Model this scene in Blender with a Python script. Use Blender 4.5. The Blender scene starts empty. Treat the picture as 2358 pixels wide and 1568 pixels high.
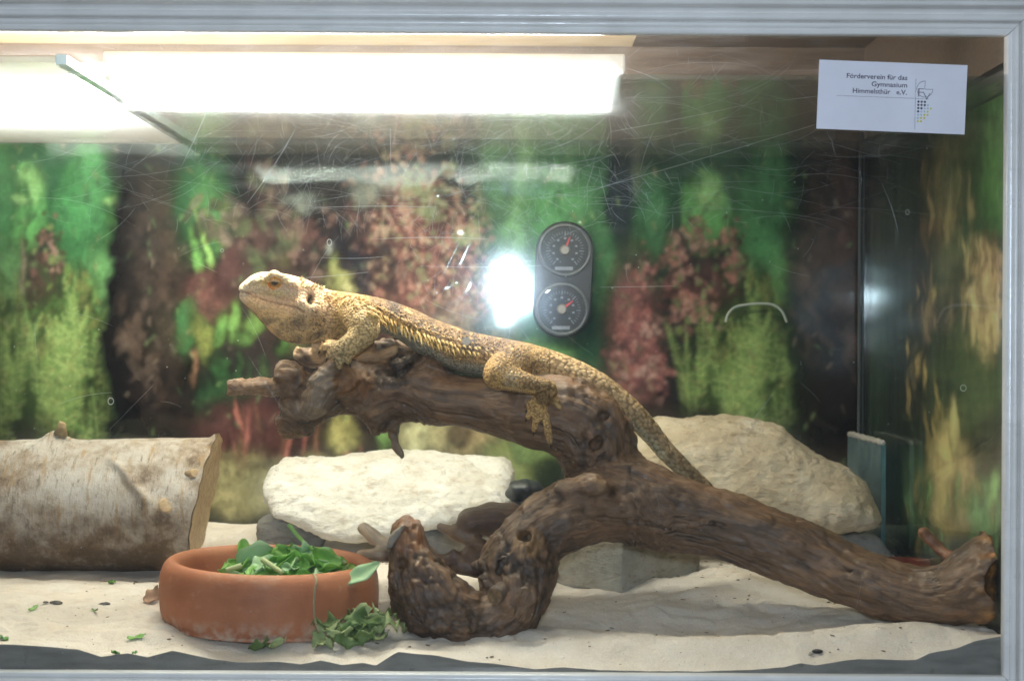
import bpy, bmesh, math, random
import numpy as np
from mathutils import Vector, Matrix
from mathutils.bvhtree import BVHTree

random.seed(7)
RNG = np.random.default_rng(11)
SC = bpy.context.scene
COL = SC.collection

# ------------------------------------------------------------------ camera, world, lamps, exposure
S = 3280.0            # units of the layout drawing per metre on the front glass
D = 1.10              # camera to front glass
ZC = 0.231            # camera height above the tank floor
ROLL = 0.0054
cam = bpy.data.cameras.new("camera")
cam_o = bpy.data.objects.new("camera", cam)
COL.objects.link(cam_o)
cam.sensor_width = 36.0
cam.lens = 36.0 * D / (2358.0 / S)
cam.clip_start = 0.02
cam.clip_end = 50.0
cam.dof.use_dof = True
cam.dof.focus_distance = D + 0.13
cam.dof.aperture_fstop = 11.0
cam_o.matrix_world = Matrix.Translation((0, -D, ZC)) @ Matrix.Rotation(math.pi / 2, 4, 'X') @ Matrix.Rotation(ROLL, 4, 'Z')
SC.camera = cam_o

world = bpy.data.worlds.new("World")
SC.world = world
world.use_nodes = True
world.node_tree.nodes["Background"].inputs[0].default_value = (0.80, 0.88, 1.0, 1)
world.node_tree.nodes["Background"].inputs[1].default_value = 0.09

fl = bpy.data.lights.new("camera_flash", 'AREA')
fl.shape = 'ELLIPSE'
fl.size, fl.size_y = 0.054, 0.072
fl.energy = 8.2
fl.color = (0.69, 0.835, 1.0)
flo = bpy.data.objects.new("camera_flash", fl)
COL.objects.link(flo)
flo.location = (-0.006, -D - 0.01, ZC + 0.083)
flo.rotation_euler = (math.pi / 2, 0, 0)

SC.view_settings.view_transform = 'Standard'
SC.view_settings.look = 'None'
SC.view_settings.gamma = 1.0
SC.view_settings.use_curve_mapping = False
SC.view_settings.exposure = 0.0
SC.render.engine = 'CYCLES'
SC.cycles.max_bounces = 6
SC.cycles.diffuse_bounces = 3
SC.cycles.use_adaptive_sampling = True
SC.cycles.adaptive_threshold = 0.03
SC.cycles.transparent_max_bounces = 32
SC.cycles.glossy_bounces = 4
SC.cycles.transmission_bounces = 4
SC.cycles.use_denoising = True
SC.cycles.use_light_tree = False
SC.cycles.caustics_reflective = True
SC.cycles.sample_clamp_indirect = 6.0

TUBE_STRENGTH = 146.0


# ------------------------------------------------------------------ helpers
def P(px, py, d):
    """layout drawing (px, py) at depth d behind the front glass -> world point"""
    dx, dy = px - 1179.0, py - 784.0
    c, s = math.cos(ROLL), math.sin(ROLL)
    ix, iy = dx * c + dy * s, -dx * s + dy * c
    k = (D + d) / D / S
    return np.array([ix * k, d, ZC - iy * k])


def R(rp, d):
    return rp / S * (D + d) / D


def PV(px, py, d):
    return Vector(P(px, py, d))


def unP(v):
    """world points (N,3) -> layout drawing coordinates"""
    k = D * S / (D + v[:, 1])
    ix, iy = v[:, 0] * k, (ZC - v[:, 2]) * k
    c, s = math.cos(ROLL), math.sin(ROLL)
    return np.stack([1179 + ix * c - iy * s, 784 + ix * s + iy * c], 1)


def lin(r, g, b):
    f = lambda u: (u / 255.0 / 12.92) if u <= 10 else ((u / 255.0 + 0.055) / 1.055) ** 2.4
    return (f(r), f(g), f(b))


def la(c):
    return np.array(lin(*c))


def _hash(ix, iy, iz, seed):
    h = (ix.astype(np.uint32) * np.uint32(374761393) + iy.astype(np.uint32) * np.uint32(668265263)
         + iz.astype(np.uint32) * np.uint32(2147483647) + np.uint32(seed * 144269 + 12345))
    h = (h ^ (h >> np.uint32(13))) * np.uint32(1274126177)
    h = h ^ (h >> np.uint32(16))
    h = (h * np.uint32(2246822519)) ^ (h >> np.uint32(15))
    return (h & np.uint32(0xFFFFFF)).astype(np.float32) / np.float32(0xFFFFFF)


def vnoise(p, seed=0):
    p = np.asarray(p, np.float32) + np.float32(1000.0)
    i = np.floor(p).astype(np.int64)
    f = p - i
    f = f * f * (3 - 2 * f)
    out = 0
    for dx in (0, 1):
        wx = f[:, 0] if dx else 1 - f[:, 0]
        for dy in (0, 1):
            wy = f[:, 1] if dy else 1 - f[:, 1]
            for dz in (0, 1):
                wz = f[:, 2] if dz else 1 - f[:, 2]
                out = out + wx * wy * wz * _hash(i[:, 0] + dx, i[:, 1] + dy, i[:, 2] + dz, seed)
    return out * 2 - 1


def fbm(p, octaves=4, seed=0, gain=0.5):
    p = np.asarray(p, np.float32)
    o, a, t = 0, 1.0, 0.0
    for k in range(octaves):
        o = o + a * vnoise(p * (2.03 ** k) + 17.3 * k, seed + k)
        t += a
        a *= gain
    return o / t


def sstep(a, b, x):
    t = np.clip((x - a) / (b - a), 0, 1)
    return t * t * (3 - 2 * t)


# ---- meshes
def mesh_obj(name, verts, faces, mats=None, parent=None, smooth=True):
    me = bpy.data.meshes.new(name)
    verts = np.asarray(verts, np.float32)
    if isinstance(faces, np.ndarray) and faces.ndim == 2:
        n, k = faces.shape
        me.vertices.add(len(verts))
        me.vertices.foreach_set("co", verts.ravel())
        me.loops.add(n * k)
        me.loops.foreach_set("vertex_index", faces.astype(np.int32).ravel())
        me.polygons.add(n)
        me.polygons.foreach_set("loop_start", np.arange(0, n * k, k, dtype=np.int32))
        me.update(calc_edges=True)
    else:
        me.from_pydata([tuple(v) for v in verts], [], [tuple(f) for f in faces])
        me.update()
    if smooth:
        me.polygons.foreach_set("use_smooth", np.ones(len(me.polygons), bool))
    o = bpy.data.objects.new(name, me)
    COL.objects.link(o)
    for m in (mats if isinstance(mats, (list, tuple)) else [mats] if mats else []):
        me.materials.append(m)
    if parent is not None:
        o.parent = parent
    return o


def bm_obj(name, bm, m, parent=None, smooth=False):
    me = bpy.data.meshes.new(name)
    bmesh.ops.recalc_face_normals(bm, faces=bm.faces[:])
    bm.to_mesh(me)
    bm.free()
    if smooth:
        me.polygons.foreach_set("use_smooth", np.ones(len(me.polygons), bool))
    o = bpy.data.objects.new(name, me)
    COL.objects.link(o)
    if m:
        me.materials.append(m)
    if parent is not None:
        o.parent = parent
    return o


def empty(name, loc=(0, 0, 0)):
    o = bpy.data.objects.new(name, None)
    COL.objects.link(o)
    o.empty_display_size = 0.02
    return o


def tag(o, label=None, cat=None, group=None, kind=None):
    if label: o["label"] = label
    if cat: o["category"] = cat
    if group: o["group"] = group
    if kind: o["kind"] = kind
    return o


def add_box(bm, lo, hi, bevel=0.0, rot=None):
    r = bmesh.ops.create_cube(bm, size=1.0)
    c = [(lo[i] + hi[i]) / 2 for i in range(3)]
    s = [(hi[i] - lo[i]) for i in range(3)]
    vs = r['verts']
    for v in vs:
        v.co = Vector((v.co.x * s[0], v.co.y * s[1], v.co.z * s[2]))
        if rot is not None:
            v.co = rot @ v.co
        v.co += Vector(c)
    if bevel > 0:
        es = list({e for v in vs for e in v.link_edges})
        bmesh.ops.bevel(bm, geom=es, offset=bevel, segments=2, affect='EDGES', profile=0.5)


def tube_arrays(pts, radii, n=10, cap=True):
    """swept tube through points (k,3) with radii (k)"""
    pts = np.asarray(pts, float)
    k = len(pts)
    radii = np.broadcast_to(np.asarray(radii, float), (k,))
    tan = np.gradient(pts, axis=0)
    tan /= np.linalg.norm(tan, axis=1)[:, None] + 1e-12
    up = np.array([0, 1.0, 0.0])
    if abs(tan[0] @ up) > 0.9:
        up = np.array([1.0, 0, 0])
    V, F = [], []
    for i in range(k):
        a = np.cross(tan[i], up)
        a /= np.linalg.norm(a) + 1e-12
        b = np.cross(tan[i], a)
        up = -b if np.dot(-b, up) > 0 else b
        for j in range(n):
            t = 2 * math.pi * j / n
            V.append(pts[i] + radii[i] * (math.cos(t) * a + math.sin(t) * b))
    for i in range(k - 1):
        for j in range(n):
            F.append((i * n + j, i * n + (j + 1) % n, (i + 1) * n + (j + 1) % n, (i + 1) * n + j))
    if cap:
        F.append(tuple(range(n - 1, -1, -1)))
        F.append(tuple((k - 1) * n + j for j in range(n)))
    return V, F


def smooth_poly(pts, n=40):
    """Catmull-Rom resample of (k,m) points"""
    pts = np.asarray(pts, float)
    k = len(pts)
    ext = np.vstack([2 * pts[0] - pts[1], pts, 2 * pts[-1] - pts[-2]])
    out = []
    for t in np.linspace(0, k - 1 - 1e-9, n):
        i = int(t)
        f = t - i
        p0, p1, p2, p3 = ext[i], ext[i + 1], ext[i + 2], ext[i + 3]
        out.append(0.5 * ((2 * p1) + (-p0 + p2) * f + (2 * p0 - 5 * p1 + 4 * p2 - p3) * f ** 2
                          + (-p0 + 3 * p1 - 3 * p2 + p3) * f ** 3))
    return np.array(out)


def set_col(o, name, cols, alpha=None):
    me = o.data
    at = me.color_attributes.new(name, 'FLOAT_COLOR', 'POINT')
    c = np.ones((len(me.vertices), 4), np.float32)
    c[:, :3] = cols
    if alpha is not None: c[:, 3] = alpha
    at.data.foreach_set("color", c.ravel())


def set_vec(o, name, vec):
    at = o.data.attributes.new(name, 'FLOAT_VECTOR', 'POINT')
    at.data.foreach_set("vector", np.asarray(vec, np.float32).ravel())


# ---- signed-distance modelling
class Field:
    def __init__(self, lo, hi, h):
        self.lo = np.array(lo, float)
        self.h = h
        self.n = np.ceil((np.array(hi) - self.lo) / h).astype(int) + 1
        self.F = np.full(self.n, 1.0, np.float32)

    def _win(self, lo, hi):
        i0 = np.clip(np.floor((np.array(lo) - self.lo) / self.h).astype(int), 0, self.n)
        i1 = np.clip(np.ceil((np.array(hi) - self.lo) / self.h).astype(int) + 1, 0, self.n)
        return i0, i1

    def _grid(self, i0, i1):
        ax = [(self.lo[k] + self.h * np.arange(i0[k], i1[k])).astype(np.float32) for k in range(3)]
        return ax[0][:, None, None], ax[1][None, :, None], ax[2][None, None, :]

    def capsule(self, a, b, ra, rb, k=0.004, w=(1, 1), carve=False):
        a, b = np.asarray(a, float), np.asarray(b, float)
        rm = max(ra, rb) * max(1, w[0], w[1]) + k + 3 * self.h
        i0, i1 = self._win(np.minimum(a, b) - rm, np.maximum(a, b) + rm)
        if np.any(i1 <= i0):
            return
        X, Y, Z = self._grid(i0, i1)
        d = b - a
        L2 = float(d @ d) + 1e-12
        t = np.clip(((X - a[0]) * d[0] + (Y - a[1]) * d[1] + (Z - a[2]) * d[2]) / L2, 0, 1)
        ox, oy, oz = X - (a[0] + d[0] * t), Y - (a[1] + d[1] * t), Z - (a[2] + d[2] * t)
        r = ra + (rb - ra) * t
        ww = w[0] + (w[1] - w[0]) * t
        dist = (np.sqrt(ox * ox + oz * oz + (oy / ww) ** 2) - r).astype(np.float32)
        sl = tuple(slice(i0[q], i1[q]) for q in range(3))
        A = self.F[sl]
        if carve:
            B = -dist
            hh = np.clip(0.5 - 0.5 * (B - A) / k, 0, 1)
            self.F[sl] = A * hh + B * (1 - hh) + k * hh * (1 - hh)
        else:
            hh = np.clip(0.5 + 0.5 * (dist - A) / k, 0, 1)
            self.F[sl] = dist * (1 - hh) + A * hh - k * hh * (1 - hh)

    def chain(self, pts, k=0.004, n=None, carve=False):
        """pts: rows of (px, py, depth, radius[, width])"""
        pts = np.array([list(p) + [1.0] * (5 - len(p)) for p in pts], float)
        if n:
            pts = smooth_poly(pts, n)
        for p, q in zip(pts[:-1], pts[1:]):
            self.capsule(P(*p[:3]), P(*q[:3]), R(p[3], p[2]), R(q[3], q[2]), k, (p[4], q[4]), carve)

    def mesh(self):
        F, n = self.F, self.n
        s = F < 0
        c = np.zeros(n - 1, np.int8)
        for dx in (0, 1):
            for dy in (0, 1):
                for dz in (0, 1):
                    c += s[dx:n[0] - 1 + dx, dy:n[1] - 1 + dy, dz:n[2] - 1 + dz]
        act = (c > 0) & (c < 8)
        idx = np.argwhere(act)
        ids = np.full(n - 1, -1, np.int32)
        ids[act] = np.arange(len(idx), dtype=np.int32)
        acc = np.zeros((len(idx), 3))
        cnt = np.zeros(len(idx))
        corners = [(x, y, z) for x in (0, 1) for y in (0, 1) for z in (0, 1)]
        for p in corners:
            for ax in range(3):
                if p[ax] == 0:
                    q = list(p); q[ax] = 1
                    f0 = F[idx[:, 0] + p[0], idx[:, 1] + p[1], idx[:, 2] + p[2]]
                    f1 = F[idx[:, 0] + q[0], idx[:, 1] + q[1], idx[:, 2] + q[2]]
                    m = (f0 < 0) != (f1 < 0)
                    t = np.where(m, f0 / np.where(m, f0 - f1, 1), 0)
                    v = np.array(p, float)[None, :] + t[:, None] * (np.array(q) - np.array(p))[None, :]
                    acc[m] += v[m]
                    cnt[m] += 1
        verts = self.lo + self.h * (idx + acc / np.maximum(cnt, 1)[:, None])
        quads = []
        for ax in range(3):
            u, w = [(1, 2), (2, 0), (0, 1)][ax]
            sl0 = [slice(1, None)] * 3; sl1 = [slice(1, None)] * 3
            sl0[ax] = slice(0, -1); sl1[ax] = slice(1, None)
            a0, a1 = s[tuple(sl0)], s[tuple(sl1)]
            g = np.argwhere(a0 != a1)
            if not len(g):
                continue
            base = g.copy()
            for o_ in (u, w):
                base[:, o_] += 1
            flip = ~a0[tuple(g.T)]
            def cid(du, dw):
                q = base.copy()
                q[:, u] -= du; q[:, w] -= dw
                q = np.clip(q, 0, np.array(self.n) - 2)
                return ids[tuple(q.T)]
            f = np.stack([cid(1, 1), cid(0, 1), cid(0, 0), cid(1, 0)], 1)
            f[flip] = f[flip][:, ::-1]
            quads.append(f[(f >= 0).all(1)])
        return verts, np.vstack(quads)


def vnormals(v, f):
    n = np.zeros_like(v)
    fn = np.cross(v[f[:, 2]] - v[f[:, 0]], v[f[:, 3]] - v[f[:, 1]])
    for k in range(4):
        np.add.at(n, f[:, k], fn)
    return n / (np.linalg.norm(n, axis=1)[:, None] + 1e-12)


def relax(v, f, it=2, lam=0.5):
    e = np.vstack([f[:, [0, 1]], f[:, [1, 2]], f[:, [2, 3]], f[:, [3, 0]]])
    e = np.vstack([e, e[:, ::-1]])
    deg = np.bincount(e[:, 0], minlength=len(v))[:, None]
    for _ in range(it):
        s = np.stack([np.bincount(e[:, 0], weights=v[e[:, 1], k], minlength=len(v)) for k in range(3)], 1)
        v = v * (1 - lam) + lam * s / np.maximum(deg, 1)
    return v


# ---- materials
class NT:
    def __init__(self, name):
        self.m = bpy.data.materials.new(name)
        self.m.use_nodes = True
        self.t = self.m.node_tree
        self.b = self.t.nodes["Principled BSDF"]
        self.o = self.t.nodes["Material Output"]

    def n(self, typ, **kw):
        nd = self.t.nodes.new(typ)
        for k, v in kw.items():
            if k in nd.inputs:
                if isinstance(v, bpy.types.NodeSocket):
                    self.t.links.new(v, nd.inputs[k])
                else:
                    nd.inputs[k].default_value = v
            else:
                setattr(nd, k, v)
        return nd

    def link(self, a, b):
        self.t.links.new(a, b)

    def noise(self, vec, scale, detail=4, rough=0.55, dist=0.0):
        nd = self.n('ShaderNodeTexNoise', Scale=scale, Detail=detail, Roughness=rough, Distortion=dist)
        if vec is not None: self.link(vec, nd.inputs['Vector'])
        return nd.outputs['Fac']

    def voro(self, vec, scale, feature='F1'):
        nd = self.n('ShaderNodeTexVoronoi', feature=feature, Scale=scale)
        if vec is not None: self.link(vec, nd.inputs['Vector'])
        return nd

    def ramp(self, fac, stops):
        nd = self.n('ShaderNodeValToRGB')
        self.link(fac, nd.inputs[0])
        e = nd.color_ramp.elements
        while len(e) > 1: e.remove(e[-1])
        e[0].position = stops[0][0]
        c = stops[0][1]
        e[0].color = (*c, 1) if len(c) == 3 else c
        for p, c in stops[1:]:
            q = e.new(p)
            q.color = (*c, 1) if len(c) == 3 else c
        return nd.outputs[0]

    def mix(self, fac, a, b, blend='MIX'):
        nd = self.n('ShaderNodeMixRGB', blend_type=blend)
        for i, v in enumerate((fac, a, b)):
            s = nd.inputs[i]
            if isinstance(v, bpy.types.NodeSocket): self.link(v, s)
            elif isinstance(v, (int, float)): s.default_value = v if i == 0 else (v, v, v, 1)
            else: s.default_value = (*v, 1)
        return nd.outputs[0]

    def math(self, op, a, b=0.0, clamp=False):
        nd = self.n('ShaderNodeMath', operation=op, use_clamp=clamp)
        for s, v in ((nd.inputs[0], a), (nd.inputs[1], b)):
            if isinstance(v, bpy.types.NodeSocket): self.link(v, s)
            else: s.default_value = v
        return nd.outputs[0]

    def obj(self):
        return self.n('ShaderNodeTexCoord').outputs['Object']

    def attr(self, name, vec=False):
        nd = self.n('ShaderNodeAttribute', attribute_name=name)
        return nd.outputs['Vector'] if vec else nd.outputs['Color']

    def scaled(self, vec, sc, rot=(0, 0, 0)):
        nd = self.n('ShaderNodeMapping')
        nd.inputs['Scale'].default_value = sc
        nd.inputs['Rotation'].default_value = rot
        self.link(vec, nd.inputs['Vector'])
        return nd.outputs[0]

    def bump(self, h, strength=0.5, dist=0.001, prev=None):
        nd = self.n('ShaderNodeBump')
        nd.inputs['Strength'].default_value = strength
        nd.inputs['Distance'].default_value = dist
        self.link(h, nd.inputs['Height'])
        if prev is not None: self.link(prev, nd.inputs['Normal'])
        return nd.outputs[0]

    def set(self, color=None, rough=0.5, normal=None, spec=0.5, **kw):
        for k, v in (('Base Color', color), ('Roughness', rough), ('Normal', normal), ('Specular IOR Level', spec)):
            if v is None: continue
            s = self.b.inputs[k]
            if isinstance(v, bpy.types.NodeSocket): self.link(v, s)
            elif k == 'Base Color': s.default_value = (*v, 1)
            else: s.default_value = v
        for k, v in kw.items():
            s = self.b.inputs[k.replace('_', ' ')]
            if isinstance(v, bpy.types.NodeSocket): self.link(v, s)
            else: s.default_value = v
        return self.m


def simple_mat(name, col, rough=0.5, var=0.12, scale=60, bump=0.15, spec=0.5, **kw):
    t = NT(name)
    nz = t.noise(t.obj(), scale, 5)
    c = t.ramp(nz, [(0.3, tuple(max(0, x * (1 - var)) for x in col)), (0.7, tuple(min(1, x * (1 + var)) for x in col))])
    nb = t.noise(t.obj(), scale * 8, 3)
    return t.set(c, rough, t.bump(nb, bump, 0.0006), spec, **kw)

# ------------------------------------------------------------------ materials for the case
def glass_mat(name, tint=(0.97, 0.99, 0.98), dust=0.012, streak=None, rough=0.0, f0=0.042):
    t = NT(name)
    lw = t.n('ShaderNodeLayerWeight', Blend=0.5)
    f5 = t.math('POWER', lw.outputs['Facing'], 5.0)
    F = t.math('ADD', t.math('MULTIPLY', f5, 0.95), f0)
    tr = t.n('ShaderNodeBsdfTransparent', Color=(*tint, 1))
    gl = t.n('ShaderNodeBsdfGlossy', Roughness=rough)
    m1 = t.n('ShaderNodeMixShader')
    t.link(F, m1.inputs[0]); t.link(tr.outputs[0], m1.inputs[1]); t.link(gl.outputs[0], m1.inputs[2])
    df = t.n('ShaderNodeBsdfDiffuse', Color=(0.75, 0.78, 0.8, 1))
    tl = t.n('ShaderNodeBsdfTranslucent', Color=(0.78, 0.84, 0.92, 1))
    m2 = t.n('ShaderNodeMixShader')
    m2.inputs[0].default_value = 0.97
    t.link(df.outputs[0], m2.inputs[1]); t.link(tl.outputs[0], m2.inputs[2])
    m3 = t.n('ShaderNodeMixShader')
    m3.inputs[0].default_value = dust
    if streak:
        co = t.obj()
        n1 = t.noise(co, 9, 2, 0.6)
        n2 = t.noise(t.scaled(co, (25, 25, 160), (0, 0.35, 0)), 1.0, 2, 0.7)
        a = t.ramp(n2, [(0.45, (0.30, 0.30, 0.30)), (0.75, (1, 1, 1))])
        a = t.math('MULTIPLY', a, t.ramp(n1, [(0.3, (0.35, 0.35, 0.35)), (0.7, (1, 1, 1))]))
        z = t.n('ShaderNodeSeparateXYZ'); t.link(co, z.inputs[0])
        up = t.n('ShaderNodeMapRange', clamp=True)
        t.link(z.outputs['Z'], up.inputs['Value'])
        up.inputs['From Min'].default_value = 0.26; up.inputs['From Max'].default_value = 0.44
        up.inputs['To Min'].default_value = 0.10 * dust; up.inputs['To Max'].default_value = 1.5 * dust
        t.link(t.math('MULTIPLY', a, up.outputs[0]), m3.inputs[0])
    t.link(m1.outputs[0], m3.inputs[1]); t.link(m2.outputs[0], m3.inputs[2])
    out = m3.outputs[0]
    if streak:      # the worn face spreads a little of the light passing through it and mirrored by it
        rf = t.n('ShaderNodeBsdfRefraction', Roughness=0.42, IOR=1.10)
        rw = t.n('ShaderNodeBsdfRefraction', Roughness=0.45, IOR=1.22, Color=(0.74, 0.87, 1.0, 1))
        m4 = t.n('ShaderNodeMixShader'); m4.inputs[0].default_value = 0.040
        t.link(out, m4.inputs[1]); t.link(rf.outputs[0], m4.inputs[2])
        m4b = t.n('ShaderNodeMixShader'); m4b.inputs[0].default_value = 0.085
        t.link(m4.outputs[0], m4b.inputs[1]); t.link(rw.outputs[0], m4b.inputs[2])
        m4 = m4b
        g2 = t.n('ShaderNodeBsdfGlossy', Roughness=0.085)
        m5 = t.n('ShaderNodeMixShader'); m5.inputs[0].default_value = 0.0050
        t.link(m4.outputs[0], m5.inputs[1]); t.link(g2.outputs[0], m5.inputs[2])
        out = m5.outputs[0]
    t.link(out, t.o.inputs[0])
    return t.m


M_glass_front = glass_mat("front_glass", (0.985, 0.99, 0.985), 0.055, streak=True)
M_glass_clear = glass_mat("clear_glass", (0.985, 0.99, 0.985), 0.0)
M_glass = glass_mat("pane_glass", (0.95, 0.985, 0.97), 0.02)
M_glass_ceiling = glass_mat("ceiling_glass", (0.93, 0.97, 0.95), 0.045)
M_glass_back = glass_mat("back_glass", (0.95, 0.985, 0.97), 0.015, rough=0.06, f0=0.003)
M_glass_dusty = glass_mat("dusty_pane_glass", (0.90, 0.95, 0.93), 0.32)


def paint_mat():
    t = NT("white_gloss_paint")
    co = t.obj()
    nz = t.noise(co, 30, 5)
    c = t.ramp(nz, [(0.3, (0.69, 0.665, 0.625)), (0.7, (0.79, 0.765, 0.73))])
    sm = t.noise(t.scaled(co, (4, 40, 40)), 6, 4)
    c = t.mix(t.ramp(sm, [(0.58, (0, 0, 0)), (0.72, (0.28, 0.28, 0.28))]), c, (0.45, 0.43, 0.40))
    b = t.bump(t.noise(co, 420, 2), 0.12, 0.0006)
    b = t.bump(t.noise(t.scaled(co, (8, 120, 120)), 6, 3), 0.25, 0.0008, b)
    return t.set(c, 0.24, b, 0.55)


M_paint = paint_mat()


def wood_board_mat(name, c0, c1, rough=0.55):
    t = NT(name)
    co = t.obj()
    nz = t.noise(t.scaled(co, (3, 40, 60)), 4, 6, 0.65)
    c = t.ramp(nz, [(0.3, c0), (0.72, c1)])
    return t.set(c, rough, t.bump(nz, 0.2, 0.001))


M_hood = wood_board_mat("hood_wood", (0.70, 0.55, 0.33), (0.86, 0.72, 0.50), 0.35)
M_hood_shade = wood_board_mat("hood_shaded_wood", (0.055, 0.040, 0.030), (0.12, 0.09, 0.065), 0.4)  # hood wood with the dimness of its back and right part painted in
M_board = simple_mat("dark_board", (0.05, 0.05, 0.05), 0.7)

# ------------------------------------------------------------------ the terrarium
XL, XR, YB, ZT = -0.545, 0.350, 0.474, 0.428
tank = empty("terrarium")
tag(tank, "glass terrarium with white moulded picture-frame front around the scratched pane", "terrarium")

prof = [(0.0, -0.001), (0.0, 0.0055), (0.0012, 0.0072), (0.0032, 0.0078), (0.0040, 0.0072), (0.0048, 0.0085), (0.0058, 0.0096),
        (0.0068, 0.0098), (0.0078, 0.0092), (0.0084, 0.0078), (0.0092, 0.0098), (0.0104, 0.0118), (0.0118, 0.0124),
        (0.0130, 0.0118), (0.0140, 0.0108), (0.0158, 0.0118), (0.0172, 0.0145), (0.0182, 0.0175), (0.0192, 0.0192),
        (0.0206, 0.0198), (0.0220, 0.0190), (0.0228, 0.0176), (0.0250, 0.0182), (0.0330, 0.0200), (0.0480, 0.0205),
        (0.0520, 0.0190), (0.0530, 0.0150), (0.0530, -0.001)]
OX0, OX1, OZ0, OZ1 = -0.540, 0.3445, -0.0015, 0.4455


def rail(name, side):
    V, g = [], 0.00025
    for u, v in prof:
        if side == 'top':
            e = [(OX0 - u + g, -v, OZ1 + u), (OX1 + u - g, -v, OZ1 + u)]
        elif side == 'bottom':
            e = [(OX0 - u + g, -v, OZ0 - u), (OX1 + u - g, -v, OZ0 - u)]
        elif side == 'right':
            e = [(OX1 + u, -v, OZ0 - u + g), (OX1 + u, -v, OZ1 + u - g)]
        else:
            e = [(OX0 - u, -v, OZ0 - u + g), (OX0 - u, -v, OZ1 + u - g)]
        V += e
    n = len(prof)
    bm = bmesh.new()
    vs = [bm.verts.new(v) for v in V]
    for i in range(n):
        j = (i + 1) % n
        bm.faces.new((vs[2 * i], vs[2 * j], vs[2 * j + 1], vs[2 * i + 1]))
    bm.faces.new([vs[2 * i] for i in range(n)])
    bm.faces.new([vs[2 * i + 1] for i in range(n - 1, -1, -1)])
    o = bm_obj(name, bm, M_paint, tank, smooth=True)
    md = o.modifiers.new("edge", 'EDGE_SPLIT')
    md.split_angle = math.radians(50)
    return o


rail("top_rail", 'top'); rail("bottom_rail", 'bottom'); rail("stile", 'right'); rail("stile", 'left')


def pane(name, lo, hi, m, parent=tank):
    bm = bmesh.new()
    add_box(bm, lo, hi)
    return bm_obj(name, bm, m, parent)


front_glass = pane("front_pane", (XL + 0.001, 0.0005, -0.006), (XR - 0.001, 0.0045, 0.470), M_glass_clear)
front_glass.data.materials.append(M_glass_front)           # dust and wiping marks lie on the outer face only
for pl_ in front_glass.data.polygons:
    if pl_.normal.y < -0.5: pl_.material_index = 1
pane("back_pane", (XL + 0.004, YB, 0.0), (XR - 0.0003, YB + 0.004, ZT - 0.002), M_glass_back)
pane("side_pane", (XR, 0.006, 0.0), (XR + 0.004, YB + 0.004, ZT - 0.002), M_glass)
pane("ceiling_pane", (-0.3160, 0.012, 0.4165), (XR - 0.0005, YB - 0.001, 0.4200), M_glass_ceiling)
pane("ceiling_pane", (XL, 0.012, ZT - 0.0015), (-0.325, YB - 0.001, ZT + 0.0025), M_glass_dusty)
# green polished edge of the sliding ceiling pane
M_edge = simple_mat("glass_edge", (0.66, 0.80, 0.80), 0.25, 0.25, 40)
pane("pane_edge", (-0.3248, 0.012, ZT - 0.0030), (-0.3170, YB - 0.001, ZT + 0.0040), M_edge)
# silicone beads in the corner
M_silicone = simple_mat("silicone", (0.035, 0.045, 0.04), 0.5)
bm = bmesh.new(); add_box(bm, (XR - 0.003, YB - 0.003, 0.0), (XR - 0.0003, YB - 0.0003, ZT - 0.003), 0.0008)
bm_obj("corner_bead", bm, M_silicone, tank)
# glass ledge glued under the right-hand ceiling
pane("ledge_strip", (XR - 0.022, 0.02, 0.4105), (XR - 0.001, 0.30, 0.4140), M_glass)
# hood: boards above the ceiling panes
bm = bmesh.new(); add_box(bm, (XL - 0.012, YB + 0.008, ZT + 0.006), (XR + 0.016, YB + 0.020, ZT + 0.10)); bm_obj("hood_back", bm, M_hood_shade, tank)
bm = bmesh.new(); add_box(bm, (XL - 0.012, 0.006, ZT + 0.1002), (0.1195, YB + 0.020, ZT + 0.112)); bm_obj("hood_lid", bm, M_hood, tank)
bm = bmesh.new(); add_box(bm, (0.1200, 0.006, ZT + 0.1002), (XR + 0.016, YB + 0.020, ZT + 0.112)); bm_obj("hood_lid", bm, M_hood_shade, tank)
bm = bmesh.new(); add_box(bm, (XR + 0.0045, 0.006, ZT + 0.006), (XR + 0.016, YB + 0.0078, ZT + 0.10)); bm_obj("hood_side", bm, M_hood_shade, tank)
bm = bmesh.new(); add_box(bm, (XL - 0.012, 0.006, ZT + 0.006), (XL - 0.0003, YB + 0.0078, ZT + 0.10)); bm_obj("hood_side", bm, M_hood, tank)
bm = bmesh.new(); add_box(bm, (XL, 0.006, 0.472), (XR + 0.004, 0.012, ZT + 0.10)); bm_obj("hood_front", bm, M_hood, tank)
# boards behind and under the tank
bm = bmesh.new(); add_box(bm, (XL - 0.012, YB + 0.010, -0.012), (XR + 0.020, YB + 0.018, ZT + 0.0055)); bm_obj("back_board", bm, M_board, tank)
bm = bmesh.new(); add_box(bm, (XR + 0.012, 0.0, -0.012), (XR + 0.020, YB + 0.0098, ZT + 0.0055)); bm_obj("side_board", bm, M_board, tank)
bm = bmesh.new(); add_box(bm, (XL - 0.012, 0.0, -0.012), (XL - 0.001, YB + 0.0098, ZT + 0.0055)); bm_obj("side_board", bm, M_board, tank)
bm = bmesh.new(); add_box(bm, (XL, 0.0, -0.022), (XR + 0.011, YB + 0.0098, -0.0125)); bm_obj("base_board", bm, M_board, tank)

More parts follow.
